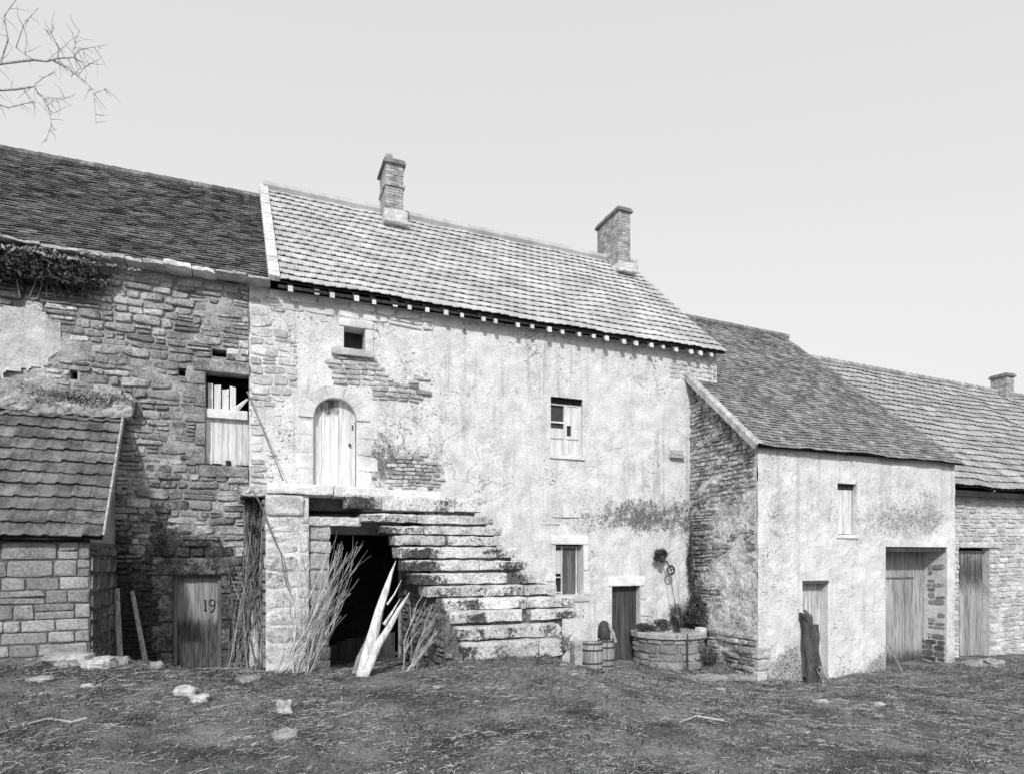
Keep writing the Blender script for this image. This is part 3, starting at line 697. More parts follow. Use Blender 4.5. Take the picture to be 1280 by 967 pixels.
# chimneys
def chimney(parent, x0, x1, y0, y1, zb, zt, m, bands=(), capd=True, bm='brick'):
    mb = MB(); c = .075; z = zb; k = 0
    mb.box(x0+.015, x1-.015, y0+.015, y1-.015, zb, zt-.02, .75)
    core = mb.build('chimney', M['mortar_light'], parent)
    mb = MB()
    while z < zt-.01:
        o = .11 if k % 2 else 0; e = .012 if any(abs(z-b) < .04 for b in bands) else 0; e *= 3
        x = x0-o
        while x < x1-.001:
            xa = max(x, x0); xb = min(x+.22, x1)
            if xb-xa > .03: mb.box(xa+.004-e*(xa == x0), xb-.004+e*(xb == x1), y0-e+rng.uniform(-.004, .003), y0+.06, z+.004, z+c-.008, rng.uniform(.7, 1.15), .002)
            x += .22
        y = y0-(.11-o)
        while y < y1:
            ya = max(y, y0+.062); yb = min(y+.22, y1)
            if yb-ya > .03:
                for sx in (0, 1):
                    xx = (x0-e, x0+.05) if sx == 0 else (x1-.05, x1+e)
                    mb.box(xx[0]+rng.uniform(-.003, .003), xx[1], ya+.004, yb-.004, z+.004, z+c-.008, rng.uniform(.75, 1.2), .002)
            y += .22
        z += c; k += 1
    mb.build('brickwork', M[bm], core)
    mb = MB()
    mb.rock(x0-.06, x1+.06, y0-.06, y1+.06, zt, zt+.07, 1, amp=.006); mb.rock(x0-.03, x1+.03, y0-.03, y1+.03, zt+.072, zt+.13, 1.1, amp=.01)
    mb.build('cap', M['brick_dark'], core)
    return core
ch = chimney(rf, *[P(482, 250, 16.35).x, P(504.5, 250, 16.35).x], 16.35, 17.15, 10.7, 12.55, 0, bands=(11.95,))
mb = MB(); c0 = P(482, 250, 16.35).x; mb.rock(c0+.02, c0+.2, 16.4, 16.6, 12.68, 12.83, 1, amp=.01); mb.rock(c0+.36, c0+.45, 16.4, 16.5, 12.68, 12.75, 1, amp=.01); mb.build('loose_brick', M['brick'], ch)
mb = MB(); mb.rock(c0-.07, c0+.55, 16.18, 16.5, 10.98, 11.32, 1, amp=.02); mb.build('flashing', M['mortar_light'], ch)
x2 = P(773, 300, 16.3).x; x3 = P(788, 300, 16.3).x
ch = chimney(rf, x2, x3, 16.3, 17.55, 10.6, 12.7, 0)
mb = MB(); mb.rock(x2-.1, x3+.12, 16.1, 17.3, 10.85, 11.12, 1, amp=.03); mb.rock(x3+.02, x3+.34, 16.4, 17.0, 11.1, 11.45, .8, amp=.03); mb.build('flashing', M['mortar_light'], ch)

# ---------------------------------------------------------------- outbuilding on the right
XO, YO, XO2, zo = 10.25, 10.9, 16.72, 4.88
ob = thing('outbuilding', (13.4, 14, 0), 'lower plastered outbuilding projecting right of the farmhouse, with mottled grey tile roof and open gateway', 'farm building')
ow = rect(1047, 1071, 604, 668, YO); od = rect(1003, 1035, 725, 862, YO); og = rect(1107, 1184, 683, 840, YO)
og = (og[0], og[1], -.4, og[3]); od = (od[0], od[1], -.5, od[3])
bl_out = [(1020, 628, 75, 52, .12), (1135, 625, 62, 50, .13), (1010, 668, 50, 30, .05), (968, 640, 12, 50, .12), (1130, 655, 56, 20, .15), (1075, 852, 46, 22, .30), (975, 850, 40, 30, .30), (990, 820, 16, 30, .22), (1195, 830, 16, 24, .3), (1060, 690, 30, 16, .04),
          (960, 740, 16, 60, .05), (1070, 740, 40, 40, .02), (1100, 830, 14, 24, .25), (1165, 640, 14, 30, .1)]
mb = MB(); wallgrid(mb, front(YO), XO, XO2, -.7, zo, [ow+(.25,), od+(.26,), og+(.7,)], step=.11, amp=.022, blobs=bl_out, seed=9)
mb.quad((XO2, YO, -.7), (XO2, 22, -.7), (XO2, 22, zo), (XO2, YO, zo)); mb.f(mb.v((XO2, YO, zo)), mb.v((XO2, 22, zo)), mb.v((XO2, 16.5, 9.8)))
mb.quad((XR, 22, -.7), (XO2, 22, -.7), (XO2, 22, zo), (XR, 22, zo))
mb.build('wall', M['plaster_out'], ob)
rs = (9.98-4.9)/(16.6-10.75)
topf = lambda y: 4.86+(y-10.75)*rs-.06
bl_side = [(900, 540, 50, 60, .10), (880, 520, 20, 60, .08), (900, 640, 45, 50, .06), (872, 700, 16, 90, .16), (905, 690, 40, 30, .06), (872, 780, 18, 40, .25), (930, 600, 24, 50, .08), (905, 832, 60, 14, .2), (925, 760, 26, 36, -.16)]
mb = MB(); wallgrid(mb, side(XO), YO, YM, -.7, 7.3, step=.11, amp=.035, blobs=bl_side, top=topf, seed=12)
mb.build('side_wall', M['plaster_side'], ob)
mb = MB()
rubble(mb, side(XO), YO+.05, YM-.02, 1.2, 7.2, (), (.07, .14), (.12, .34), (.006, .04), base=.02, gs=(.5, 1.15), seed=17, top=topf, keep=.95, blobs=bl_side,
       region=lambda a, b: fbm(a, b, .9, 4)+.22*(b-3.3) > .0)
rubble(mb, side(XO), YO+.02, YM-.1, -.5, .75, (), (.1, .2), (.2, .5), (.02, .10), base=.02, gs=(.6, 1.1), seed=18, keep=.85, blobs=bl_side)
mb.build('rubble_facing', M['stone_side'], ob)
mb = MB(); zz = -.6
while zz < 4.8:                                             # quoins
    h_ = rng.uniform(.22, .38); l1 = rng.uniform(.1, .2)
    if zz+h_ < .6: mb.rock(XO-.05, XO+rng.uniform(.18, .35), YO-.05, YO+.35, zz, zz+h_-.01, rng.uniform(.8, 1), amp=.02, sd=zz, st=.1)
    zz += h_
mb.build('corner_stone', M['stone_pale'], ob)
# window
mb = MB(); planks(mb, ow[0]+.03, ow[1]-.03, ow[2]+.02, ow[3]-.13, YO+.12, 2, gs=(1.0, 1.15), sd=5, gap=.012, stb=.15)
wo = mb.build('window_shutter', M['wood_pale'], ob)
mb = MB(); mb.box(ow[0], ow[1], YO+.10, YO+.2, ow[3]-.12, ow[3]-.002, .6); mb.build('lintel_board', M['wood_dark'], wo)
mb = MB(); mb.rock(ow[0]-.06, ow[1]+.06, YO-.035, YO+.1, ow[2]-.08, ow[2], 1.2, amp=.006); mb.build('sill', M['surround'], wo)
# door
mb = MB(); planks(mb, od[0]+.0, od[1]-.0, od[2], od[3]-.06, YO+.20, 5, gs=(1.1, 1.5), sd=6, stb=.2); do = mb.build('door', M['wood_mid'], ob)
mb = MB(); mb.box(od[0]-.0, od[1]+.0, YO-.02, YO+.2, od[3]-.07, od[3]-.002, 1.2); mb.build('lintel', M['wood_dark'], do)
# gate
yg = YO+.62
mb = MB(); xe = PXc(1152, 750, og[1]).y; xg = P(1153, 750, yg).x
planks(mb, og[0]+.02, xg, -.3, og[3]-.08, yg, 6, gs=(.65, 1.2), sd=9, stb=.5, gap=.014, stt=.1); gt = mb.build('gate', M['wood_mid'], ob)
mb = MB(); mb.box(og[0]+.05, xg-.35, yg-.02, yg-.008, 1.93, 1.965, 2.0); mb.build('strap_hinge', M['iron'], gt)
mb = MB(); mb.box(og[0]-.0, og[1], YO+.04, yg+.1, og[3]-.12, og[3]-.003, .9); mb.build('lintel', M['wood_dark'], ob)
mb = MB(); planks(mb, xg+.03, og[1]+.3, -.3, og[3]-.08, yg+.5, 5, sd=10); mb.build('inner_leaf', M['wood_dark'], ob)
mb = MB(); rubble(mb, side(og[1]), YO+.04, YO+.5, .35, 2.7, (), (.1, .2), (.2, .4), (.008, .02), base=.002, gs=(.35, .6), seed=19, keep=.6, wav=.0)
rubble(mb, side(og[1]), YO+.04, YO+.66, -.4, .35, (), (.12, .2), (.2, .4), (.01, .03), base=.002, gs=(.2, .35), seed=20, wav=0)
mb.build('jamb_stone', M['stone_pale'], ob)
# roof
e0 = Vector((XO-.12, 10.72, 4.9)); e1 = Vector((XO2+.15, 10.72, 4.84)); r0 = Vector((XO-.12, 16.6, 10.02)); r1 = Vector((XO2+.05, 16.55, 9.88))
mb = MB()
sk = lambda c: c.x < XR+.02 and c.y > YM-.02
fm = (YM-10.72)/(16.6-10.72); m0 = e0.lerp(r0, fm); m1 = e1.lerp(r1, fm); mm = m0.copy(); mm.x = XR+.01; rm = r0.copy(); rm.x = XR+.01
mt = MB(); tiles(mt, e0, e1, r0, r1, 58, .165, 'flat', .012, .014, .007, (.65, 1.4), skip=sk, sag=.08, wav=.04, seed=14, blobs=[(930, 510, 60, 40, .25), (1000, 520, 200, 60, .05)])
mb = UNDER.pop(); mb.quad(rm, r1, (XO2+.1, 22.3, 4.6), (XR+.01, 22.3, 4.6)); ro_ = mb.build('roof', M['underlay'], ob)
mt.build('tile_covering', M['tile_mid'], ro_)
mb = MB(); x = XR+.2
while x < XO2+.05:
    f = (x-XR)/(XO2-XR); z = 10.04-.12*f; mb.tube([(x, 16.58, z), (x+.36, 16.58, z)], [.12, .105], 8, rng.uniform(.7, 1.3)); x += .35
mb.build('ridge_tile', M['tile_mid'], ro_)
mb = MB(); n = 60; nrm = Vector((0, -.66, .75)); prev = None
for k in range(n+1):
    a = e0.lerp(m0, k/n)+nrm*(.015*fbm(k*.3, 0, 1, 2)-.03); q = []
    for o_, h_ in ((-.07, -.09), (-.075, .04), (-.02, .085), (.07, .07), (.12, .02)):
        q.append(mb.v(a+Vector((o_+.012*fbm(k*.4, o_*9, 1, 5), 0, 0))+nrm*(h_+.014*fbm(k*.5, o_*20, 1, 9)), .8+.25*fbm(k*.25, o_, 1, 3)))
    if prev:
        for c_ in range(4): mb.f(prev[c_], prev[c_+1], q[c_+1], q[c_])
    prev = q
mb.build('verge', M['stone_pale'], ro_)

# ---------------------------------------------------------------- far right barn
XB0, XB1, YB = XO2+.02, 34, 11.6
fb = thing('far_barn', (20, 14, 0), 'barn at the far right edge with pale course tiled roof and plank gate', 'barn')
fg = rect(1198, 1237, 684, 830, YB); fg = (fg[0], fg[1], -.4, fg[3]); zf = 4.15
mb = MB(); wallgrid(mb, front(YB), XB0, XB1, -.5, zf, [fg+(.22,)], step=.25, amp=.01)
mb.quad((XB1, YB, -.5), (XB1, 22, -.5), (XB1, 22, zf), (XB1, YB, zf)); mb.quad((XB0, 22, -.5), (XB1, 22, -.5), (XB1, 22, zf), (XB0, 22, zf)); mb.f(mb.v((XB1, YB, zf)), mb.v((XB1, 22, zf)), mb.v((XB1, 16.6, 8.9)))
mb.build('wall', M['mortar_light'], fb)
mb = MB(); rubble(mb, front(YB), XB0+.02, 23, -.3, zf-.1, [fg], (.09, .17), (.2, .5), (.01, .04), gs=(.7, 1.15), seed=25, wav=.015)
mb.build('rubble_facing', M['stone_pale'], fb)
mb = MB(); planks(mb, fg[0]+.02, fg[1]-.02, -.3, fg[3]-.08, YB+.18, 5, gs=(.6, 1.15), sd=15, stb=.2)
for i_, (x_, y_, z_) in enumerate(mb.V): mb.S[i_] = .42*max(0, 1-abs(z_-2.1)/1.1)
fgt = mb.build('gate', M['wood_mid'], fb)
mb = MB(); mb.rock(fg[0]-.0, fg[1]+.4, YB-.06, YB+.2, fg[3], fg[3]+.16, 1, amp=.01); mb.build('lintel', M['stone_pale'], fb)
f0 = Vector((XB0-.9, 11.2, 4.36)); f1 = Vector((XB1+.2, 11.2, 4.30)); g0 = Vector((XB0-4.5, 16.6, 9.35)); g1 = Vector((XB1+.2, 16.7, 9.05))
f0 = Vector((XB0+.02, 11.2, 4.36)); g0 = Vector((XB0+.02, 16.7, 9.38)); 
mt = MB(); tiles(mt, f0, f1, g0, g1, 21, .23, 'rib', .016, .038, .006, (.8, 1.15), sag=.05, wav=.05, seed=18)
mb = UNDER.pop(); mb.quad(g0, g1, (XB1+.2, 22.3, 4), (XB0, 22.3, 4)); fr_ = mb.build('roof', M['underlay'], fb)
mt.build('tile_covering', M['tile_far'], fr_)
mb = MB(); x = XB0
while x < 33.5: mb.tube([(x, 16.7, 9.42-.019*(x-XB0)), (x+.36, 16.7, 9.41-.019*(x-XB0))], [.13, .11], 8, rng.uniform(.8, 1.2)); x += .35
mb.build('ridge_tile', M['tile_far'], fr_)
mb = MB(); mb.box(XB0, 33, 11.3, 11.33, 4.12, 4.28, .5); mb.build('eaves_board', M['wood_dark'], fr_)
cx = P(1243, 480, 16.3).x+.75; chimney(fr_, cx, cx+.5, 16.3, 16.9, 8.5, 9.75, 0)

# ---------------------------------------------------------------- lean-to shed on the left
shed = thing('stone_shed', (-4, 12, .9), 'small shed of squared stone blocks with steep large-tiled roof, against the barn at far left', 'shed')
xs_, ys_ = -2.22, 11.25
mb = MB(); mb.box(-6.5, xs_, ys_, YM-.02, .2, 2.72, .45)
s_ = mb.v((xs_, ys_, 2.72)); mb.f(s_, mb.v((xs_, YM-.02, 2.72)), mb.v((xs_, YM-.02, 4.95))); mb.build('wall', M['mortar'], shed)
mb = MB(); rubble(mb, front(ys_), -6.4, xs_-.0, .45, 2.70, (), (.15, .27), (.2, .62), (.02, .045), gs=(.6, 1.1), seed=30, wav=.010, rough=.35, gap=.004, sq=.22, split=.15)
mb.build('front_stone', M['ashlar'], shed)
mb = MB(); rubble(mb, side(xs_), ys_+.0, YM-.05, .45, 2.7, (), (.16, .28), (.25, .6), (.015, .03), gs=(.5, .85), seed=31, wav=.006, rough=.5)
mb.build('side_stone', M['stone_dark'], shed)
e0 = Vector((-6.6, 11.05, 2.76)); e1 = Vector((-2.03, 11.05, 2.76)); r0 = Vector((-6.6, 13.12, 5.0)); r1 = Vector((-2.10, 13.12, 5.0))
mt = MB(); tiles(mt, e0, e1, r0, r1, 11, .235, 'soft', .02, .035, .010, (.7, 1.3), sag=.02, seed=33, stag=False, wav=.02)
sr = UNDER.pop().build('roof', M['underlay'], shed)
mt.build('tile_covering', M['tile_shed'], sr)
mb = MB(); nrm = Vector((0, -.73, .68))
for k in range(8):
    a = e1.lerp(r1, k/8); b = e1.lerp(r1, (k+1)/8); mb.quad(a+nrm*.09+Vector((.01, 0, 0)), a+nrm*.09+Vector((.04, 0, 0)), b+nrm*.09+Vector((.04, 0, 0)), b+nrm*.09+Vector((.01, 0, 0)), g=1); mb.quad(a+nrm*.09+Vector((.04, 0, 0)), b+nrm*.09+Vector((.04, 0, 0)), b-nrm*.04+Vector((.04, 0, 0)), a-nrm*.04+Vector((.04, 0, 0)), g=.9)
mb.build('verge_board', M['wood_mid'], sr)
mb = MB(); x = -5.2
while x < -2.15: mb.rock(x, x+.3, 12.92, 13.18, 4.9+rng.uniform(-.02, .03), 5.30+rng.uniform(-.03, .04), rng.uniform(.8, 1.3), amp=.05, sd=x); x += .27
sm = mb.build('moss_ridge', M['moss'], sr)
mb = MB(); leaves(mb, (-3.6, 12.95, 5.22), (1.5, .12, .12), 3200, .045, (.7, 1.4), seed=40); mb.build('moss_tuft', M['leaf_pale'], sm)

# ---------------------------------------------------------------- stone staircase
st_ = thing('stone_staircase', (3, 11, .7), 'outdoor flight of broad lichen spotted stone steps rising to a landing at the arched door', 'staircase')
YL = 11.6
rows = [(620, 431, 604, 20), (642, 452, 618, 13), (656.5, 477, 628, 13), (669, 494, 632, 14), (683.5, 499, 650, 15), (699.5, 507, 661, 15), (715, 518, 682, 16), (731, 534, 696, 15), (746.5, 556, 719, 16),
        (762, 562, 731, 15), (780.5, 571, 700, 19), (801, 579, 700, 24)]
for k, (y, xl, xr, h_) in enumerate(rows):
    Yk = YL-.05-.165*k; a = P(xl, y, Yk); b = P(xr, y, Yk); zt = P((xl+xr)/2, y, Yk).z
    zn = P((xl+xr)/2, y+h_, Yk).z
    mb = MB(); split = rng.uniform(.3, .7); xm = a.x+(b.x-a.x)*split
    kw = dict(amp=.020, sd=k*3.1, rnd=.16); zn = zt-(zt-zn)*.90
    q_ = [0]+sorted(rng.uniform(.2, .8) for _ in range(1 if k % 3 else 2))+[1]
    for u0_, u1_ in zip(q_, q_[1:]):
        if u1_-u0_ < .12: continue
        mb.rock(a.x+(b.x-a.x)*u0_+.003, a.x+(b.x-a.x)*u1_-.003, Yk+rng.uniform(-.035, .02), min(Yk+.62, YM-.02), zn+rng.uniform(-.004, .02), zt+rng.uniform(-.015, .008), rng.uniform(.85, 1.15), **kw)
    s = random.Random(k)
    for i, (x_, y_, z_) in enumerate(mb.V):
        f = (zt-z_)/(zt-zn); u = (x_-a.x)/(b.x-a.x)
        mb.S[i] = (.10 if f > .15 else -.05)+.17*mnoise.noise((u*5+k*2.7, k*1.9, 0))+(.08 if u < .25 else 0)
    mb.build('step', M['lichen_stone'], st_)
def stair_top(y): # height of core just below the steps at depth y
    k = (YL-.05-y)/.165; i = max(0, min(11, int(k+.6))); yy, xl, xr, h_ = rows[i]
    return P((xl+xr)/2, yy+h_, YL-.05-.165*i).z-.02
mb = MB()
ch_x0, ch_x1 = 2.92, 4.3
for k in range(11, -1, -1):
    Yk = YL-.05-.165*k; y1 = YM-.03 if k == 0 else Yk+.165+.06
    zt = P(550, rows[k][0]+rows[k][3], Yk).z
    xx = P(rows[k][1], 700, Yk).x+.12; xa = ch_x0-.02; xb = P(rows[k][2], 700, Yk).x-.15 if k < 10 else 4.55
    xb = min(xb, 5.1)
    mb.box(xa, xb, Yk+.07, y1, -.2, zt+.03+.004*k, .6, st=.25)
mb.build('core', M['mortar'], st_)
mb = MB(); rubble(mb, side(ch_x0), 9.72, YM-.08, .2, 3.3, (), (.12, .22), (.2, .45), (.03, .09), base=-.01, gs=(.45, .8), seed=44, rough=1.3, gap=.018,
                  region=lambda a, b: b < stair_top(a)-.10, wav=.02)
for v_i in range(len(mb.V)): mb.S[v_i] = .22  # even mossy stain that also puts the cheek's shade into the stone
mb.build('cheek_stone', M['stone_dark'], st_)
mb = MB()                                                    # stones under the right-hand ends
rubble(mb, front(10.2), 4.55, 5.1, .5, 1.3, (), (.12, .2), (.2, .35), (.03, .12), gs=(.8, 1.2), seed=45)
mb.box(4.5, 5.0, 10.3, 12.5, -.2, 1.40, .35); mb.build('side_block', M['stone_pale'], st_)  # backing box toned down to stand in for the shaded void between the blocks
# landing slabs
ztop = P(400, 604.5, YL).z
xa = P(333, 605, YL).x; xb = P(418, 605, YL).x; xc = P(487, 605, YL).x; xd = P(550, 612, YL+.55).x
mb = MB(); mb.rock(xa, xb-.01, YL, YM-.04, ztop-.19, ztop, 1.2, amp=.02, sd=1); mb.rock(xb, xc, YL+.0, YM-.04, ztop-.20, ztop-.01, 1.1, amp=.02, sd=2); 
mb.rock(xc+.01, xd, YL+.45, YM-.04, ztop-.22, ztop+.0, 1.15, amp=.02, sd=3); mb.rock(xa-.42, xa-.01, YL+.3, YM-.04, ztop-.22, ztop-.06, .8, amp=.04, sd=4, st=.2)
mb.build('landing_slab', M['surround'], st_)
mb = MB(); mb.rock(P(452, 630, YL+.1).x, P(560, 630, YL+.1).x, YL+.1, YM-.05, ztop-.46, ztop-.22, .6, amp=.02); mb.box(xa+.15, xc+.4, YL+.6, YM-.05, ztop-.42, ztop-.2, .4)
mb.build('bearing_stone', M['stone_dark'], st_)
# pillar
px0 = P(330, 700, YL+.06).x; px1 = P(386, 700, YL+.06).x; px2 = P(413, 700, YL+.2).x
mb = MB(); mb.box(px0+.03, px1-.0, YL+.092, YM-.05, -.1, ztop-.2, 1.15); mb.box(px1, px2-.03, YL+.24, YM-.05, -.1, ztop-.62, .8)
mb.build('pillar', M['mortar_light'], st_)
mb = MB(); blp = [(345, 790, 30, 50, .24), (365, 690, 26, 50, .2), (338, 700, 14, 80, .2), (360, 640, 30, 20, .14)]
rubble(mb, front(YL+.1), px0, px1, .3, ztop-.58, (), (.26, .42), (.35, .8), (.008, .03), gs=(.9, 1.15), seed=50, blobs=blp, gap=.01, wav=.03)
mb.rock(px0+.02, px1-.08, YL+.03, YL+.35, ztop-.56, ztop-.2, .95, amp=.015)
zz = .4
while zz < ztop-.62:
    h_ = rng.uniform(.2, .4); h_ = min(h_, ztop-.62-zz+.01); mb.rock(px1+.0, px2+rng.uniform(-.02, .01), YL+.18, YM-.06, zz, zz+h_-.014, rng.uniform(.6, .9), amp=.018, sd=zz); zz += h_
mb.rock(P(385, 650, YL+.12).x, P(452, 650, YL+.12).x, YL+.12, YL+.5, P(420, 657, YL+.12).z, P(420, 645, YL+.12).z+.0, 1.1, amp=.02)
mb.build('pillar_stone', M['stone_pale'], st_)
mb = MB(); rubble(mb, side(px0), YL+.15, YM-.05, .3, ztop-.25, (), (.14, .26), (.2, .5), (.01, .03), gs=(.5, .8), seed=52); mb.build('pillar_side_stone', M['stone_dark'], st_)
# cellar door boards in the passage
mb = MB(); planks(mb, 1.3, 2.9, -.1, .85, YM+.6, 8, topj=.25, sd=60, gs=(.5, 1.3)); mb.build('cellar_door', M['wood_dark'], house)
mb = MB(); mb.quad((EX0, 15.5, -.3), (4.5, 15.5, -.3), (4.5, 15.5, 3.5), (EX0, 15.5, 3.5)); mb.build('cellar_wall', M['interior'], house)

# ---------------------------------------------------------------- loose wood and brush
def stick(mb, base, top, r0=.014, r1=.004, bend=.08, n=8, forks=2, sd=0, g=1.0):
    r = random.Random(sd); base = Vector(base); top = Vector(top); d = top-base
    o = Vector((r.uniform(-1, 1), r.uniform(-.5, .5), r.uniform(-.3, .3)))*bend
    pts = [base.lerp(top, k/n)+o*math.sin(math.pi*k/n)+Vector((r.uniform(-1, 1), r.uniform(-1, 1), 0))*.022 for k in range(n+1)]
    g = r.uniform(.55, 1.5)*g; mb.tube(pts, [r0+(r1-r0)*k/n for k in range(n+1)], 5, g)
    for q in range(forks):
        k = r.randint(n//3, n-2); p = pts[k]; L_ = d.length*r.uniform(.18, .42)
        dd_ = (d.normalized()+Vector((r.uniform(-.45, .45), r.uniform(-.25, .25), r.uniform(-.2, .3)))).normalized()
        rr = (r0+(r1-r0)*k/n)*.75
        mb.tube([p, p+dd_*L_*.5+Vector((r.uniform(-.02, .02), 0, .02)), p+dd_*L_], [rr, rr*.7, rr*.35], 4, g)
def branch_set(specs, label, group, m, seed, forks=2, r0=.014, bend=.09):
    for i, (b, t) in enumerate(specs):
        mb = MB(); b0 = Vector(b); stick(mb, b, t, r0*rng.uniform(.7, 1.2), .004, bend, 8, forks, seed+i)
        mb.V = [(x-b0.x, y-b0.y, z-b0.z) for x, y, z in mb.V]
        o = mb.build('dry_branch', m); o.location = b0; tag(o, label, 'branch', group)
rr_ = random.Random(5)
sp = []
for k in range(30):
    bx = rr_.uniform(342, 388); b = P(bx, 838, 11.15+rr_.uniform(-.15, .15)); tx = 388+(bx-342)*1.0+rr_.uniform(-22, 34); t = P(tx, rr_.uniform(672, 745), 11.42+rr_.uniform(-.1, .15))
    b.z = gz(b.x, b.y)-.02; sp.append((b, t))
branch_set(sp, 'long dry branch leaning in a bundle against the landing pillar', 'dry branches leaning against the landing pillar', M['bark_pale'], 100, 4, .012, .16)
sp = []
for k in range(14):
    b = P(rr_.uniform(498, 520), 838, 10.45+rr_.uniform(-.1, .1)); t = P(531+k*3+rr_.uniform(-5, 5), 742+k*2.6+rr_.uniform(-8, 8), 10.3)
    b.z = gz(b.x, b.y)-.02; sp.append((b, t))
branch_set(sp, 'dry branch fanned out against the shaded left side of the stone steps', 'dry branches beside the stone steps', M['bark_pale'], 200, 4, .011, .14)
sp = []
for k in range(26):
    b = P(rr_.uniform(283, 326), 837, 12.2+rr_.uniform(-.2, .2)); t = P(rr_.uniform(306, 328), rr_.uniform(640, 760), 12.35+rr_.uniform(-.15, .15)); b.z = gz(b.x, b.y)-.02; sp.append((b, t))
branch_set(sp, 'thin brushwood stick standing in the dark gap between barn wall and landing pillar', 'brushwood between the barn wall and the landing pillar', M['bark'], 300, 3, .011, .16)
vine = MB(); c0 = P(315, 640, 12.5)
for k in range(70):
    a = P(rr_.uniform(303, 330), rr_.uniform(615, 660), 12.35+rr_.uniform(-.15, .2)); b = P(rr_.uniform(303, 330), rr_.uniform(740, 800), 12.45); m_ = (a+b)/2+Vector((rr_.uniform(-.09, .09), rr_.uniform(-.05, .05), 0))
    vine.tube([a, m_, b], [.010, .009, .004], 4, rr_.uniform(.15, .9))
vt = thing('hanging_creeper', tuple(c0), 'dry fibrous creeper hanging down from the broken left end of the landing', 'creeper'); vine.build('stem', M['bark_pale'], vt)
mb = MB(); leaves(mb, P(314, 622, 12.2), (.22, .2, .18), 500, .06, seed=66); leaves(mb, P(320, 650, 12.3), (.14, .15, .3), 400, .05, seed=67); mb.build('foliage', M['leaf'], vt)
# split trunk
lt = thing('split_log', tuple(P(455, 840, 10.5)), 'pale splintered forked tree trunk leaning beside the stone steps', 'log')
def spike(mb, pts, rad, Y0, Y1, g=1.0):
    n = len(pts); q = [P(x, y, Y0+(Y1-Y0)*i/(n-1)) for i, (x, y) in enumerate(pts)]
    mb.tube(q, rad, 9, g, flat=.6)
    return q
mb = MB()
spike(mb, [(450, 853), (458, 822), (466, 795), (474, 762), (482, 738), (489, 716), (495, 700)], [.085, .10, .095, .075, .055, .03, .006], 10.5, 11.1)
for v_i, (x_, y_, z_) in enumerate(mb.V):
    n_ = mnoise.noise_vector(Vector((x_*30, y_*30, z_*4)))*.014; mb.V[v_i] = (x_+n_.x, y_+n_.y, z_)
lg = mb.build('trunk', M['cleft'], lt)
mb = MB(); spike(mb, [(456, 846), (472, 806), (486, 784), (498, 762), (506, 750), (512, 740)], [.05, .075, .055, .042, .03, .008], 10.45, 10.9, 1)
for v_i, (x_, y_, z_) in enumerate(mb.V):
    n_ = mnoise.noise_vector(Vector((x_*30, y_*30, z_*4)))*.012; mb.V[v_i] = (x_+n_.x, y_+n_.y, z_)
mb.build('fork', M['cleft'], lt)
mb = MB()
spike(mb, [(480, 780), (490, 765), (500, 748)], [.03, .02, .005], 10.6, 10.8); spike(mb, [(484, 755), (493, 742), (502, 724)], [.02, .014, .004], 10.8, 11)
mb.build('splinter', M['cleft'], lt)
mb = MB(); spike(mb, [(444, 842), (450, 822), (459, 798)], [.06, .06, .02], 10.6, 10.75); mb.build('bark_strip', M['bark'], lt)
# thin pole to landing and hanging rope
mb = MB(); b0 = P(354, 600, 12.4); mb.tube([b0, P(344, 575, 12.6), P(330, 540, 12.85), P(309, 489, 13.1)], .014, 5)
pl = thing('thin_pole', tuple(b0), 'thin dark pole leaning from the landing to the hay door jamb', 'pole'); mb.build('shaft', M['bark'], pl)
mb = MB(); pts = [(316, 612), (325, 628), (333, 650), (345, 680), (351, 690), (354, 710), (358, 730), (364, 745)]
rp = thing('hanging_rope', tuple(P(316, 612, 11.55)), 'frayed dark rope hanging across the front of the landing pillar', 'rope'); mb.tube([P(x, y, 11.56) for x, y in pts], [.012]*7+[.005], 5); mb.build('strand', M['rope'], rp)
# old planks in gap by the shed
gp = [((150, 828), (146, 735), 12.6, .05), ((182, 828), (165, 738), 12.7, .045), ((176, 800), (168, 760), 12.6, .03)]
labs = ['dark upright old plank standing in the gap beside the shed', 'pale edged pole leaning left in the gap beside the shed', 'short thin lath leaning beside the pole near the shed']
for (b, t, Y, r_), lb in zip(gp, labs):
    mb = MB(); b0 = P(b[0], b[1], Y); mb.tube([b0, P(t[0], t[1], Y+.45)], [r_, r_*.8], 6, 1, flat=.4); q = thing('old_board', tuple(b0), lb, 'board'); mb.build('timber', M['wood_mid'], q)

# ---------------------------------------------------------------- well corner
cxw = P(843, 800, 12.6).x; zb = -.15; wz = P(845, 792, 12.1).z
well = thing('stone_well', (cxw, 12.7, 0), 'low rounded stone well with pale coping slab in the corner beside the dark door', 'well')
def ringpt(t, r, z, kx=1.0): return (cxw+r*math.cos(t)*kx, YM-.35+r*math.sin(t), z)
mb = MB(); nseg = 40; R1w = .82
T = [math.pi+math.pi*k/nseg for k in range(nseg+1)]
T = [math.pi*.86+ (math.pi*1.28)*k/nseg for k in range(nseg+1)]
for a, b in zip(T, T[1:]):
    mb.quad(ringpt(a, R1w-.03, zb), ringpt(b, R1w-.03, zb), ringpt(b, R1w-.03, wz-.1), ringpt(a, R1w-.03, wz-.1)); mb.quad(ringpt(a, .55, zb), ringpt(b, .55, zb), ringpt(b, .55, wz-.1), ringpt(a, .55, wz-.1))
mb.build('lining', M['mortar'], well)
mb = MB()
frw = lambda a, b, d: ringpt(a/R1w, R1w+d, b)
rubble(mb, frw, T[0]*R1w, T[-1]*R1w, zb, wz-.14, (), (.14, .26), (.25, .5), (.0, .03), gs=(.32, .62), seed=70, gap=.007, wav=.005); mb.build('curved_stone', M['stone_pale'], well)
mb = MB(); nn = 5
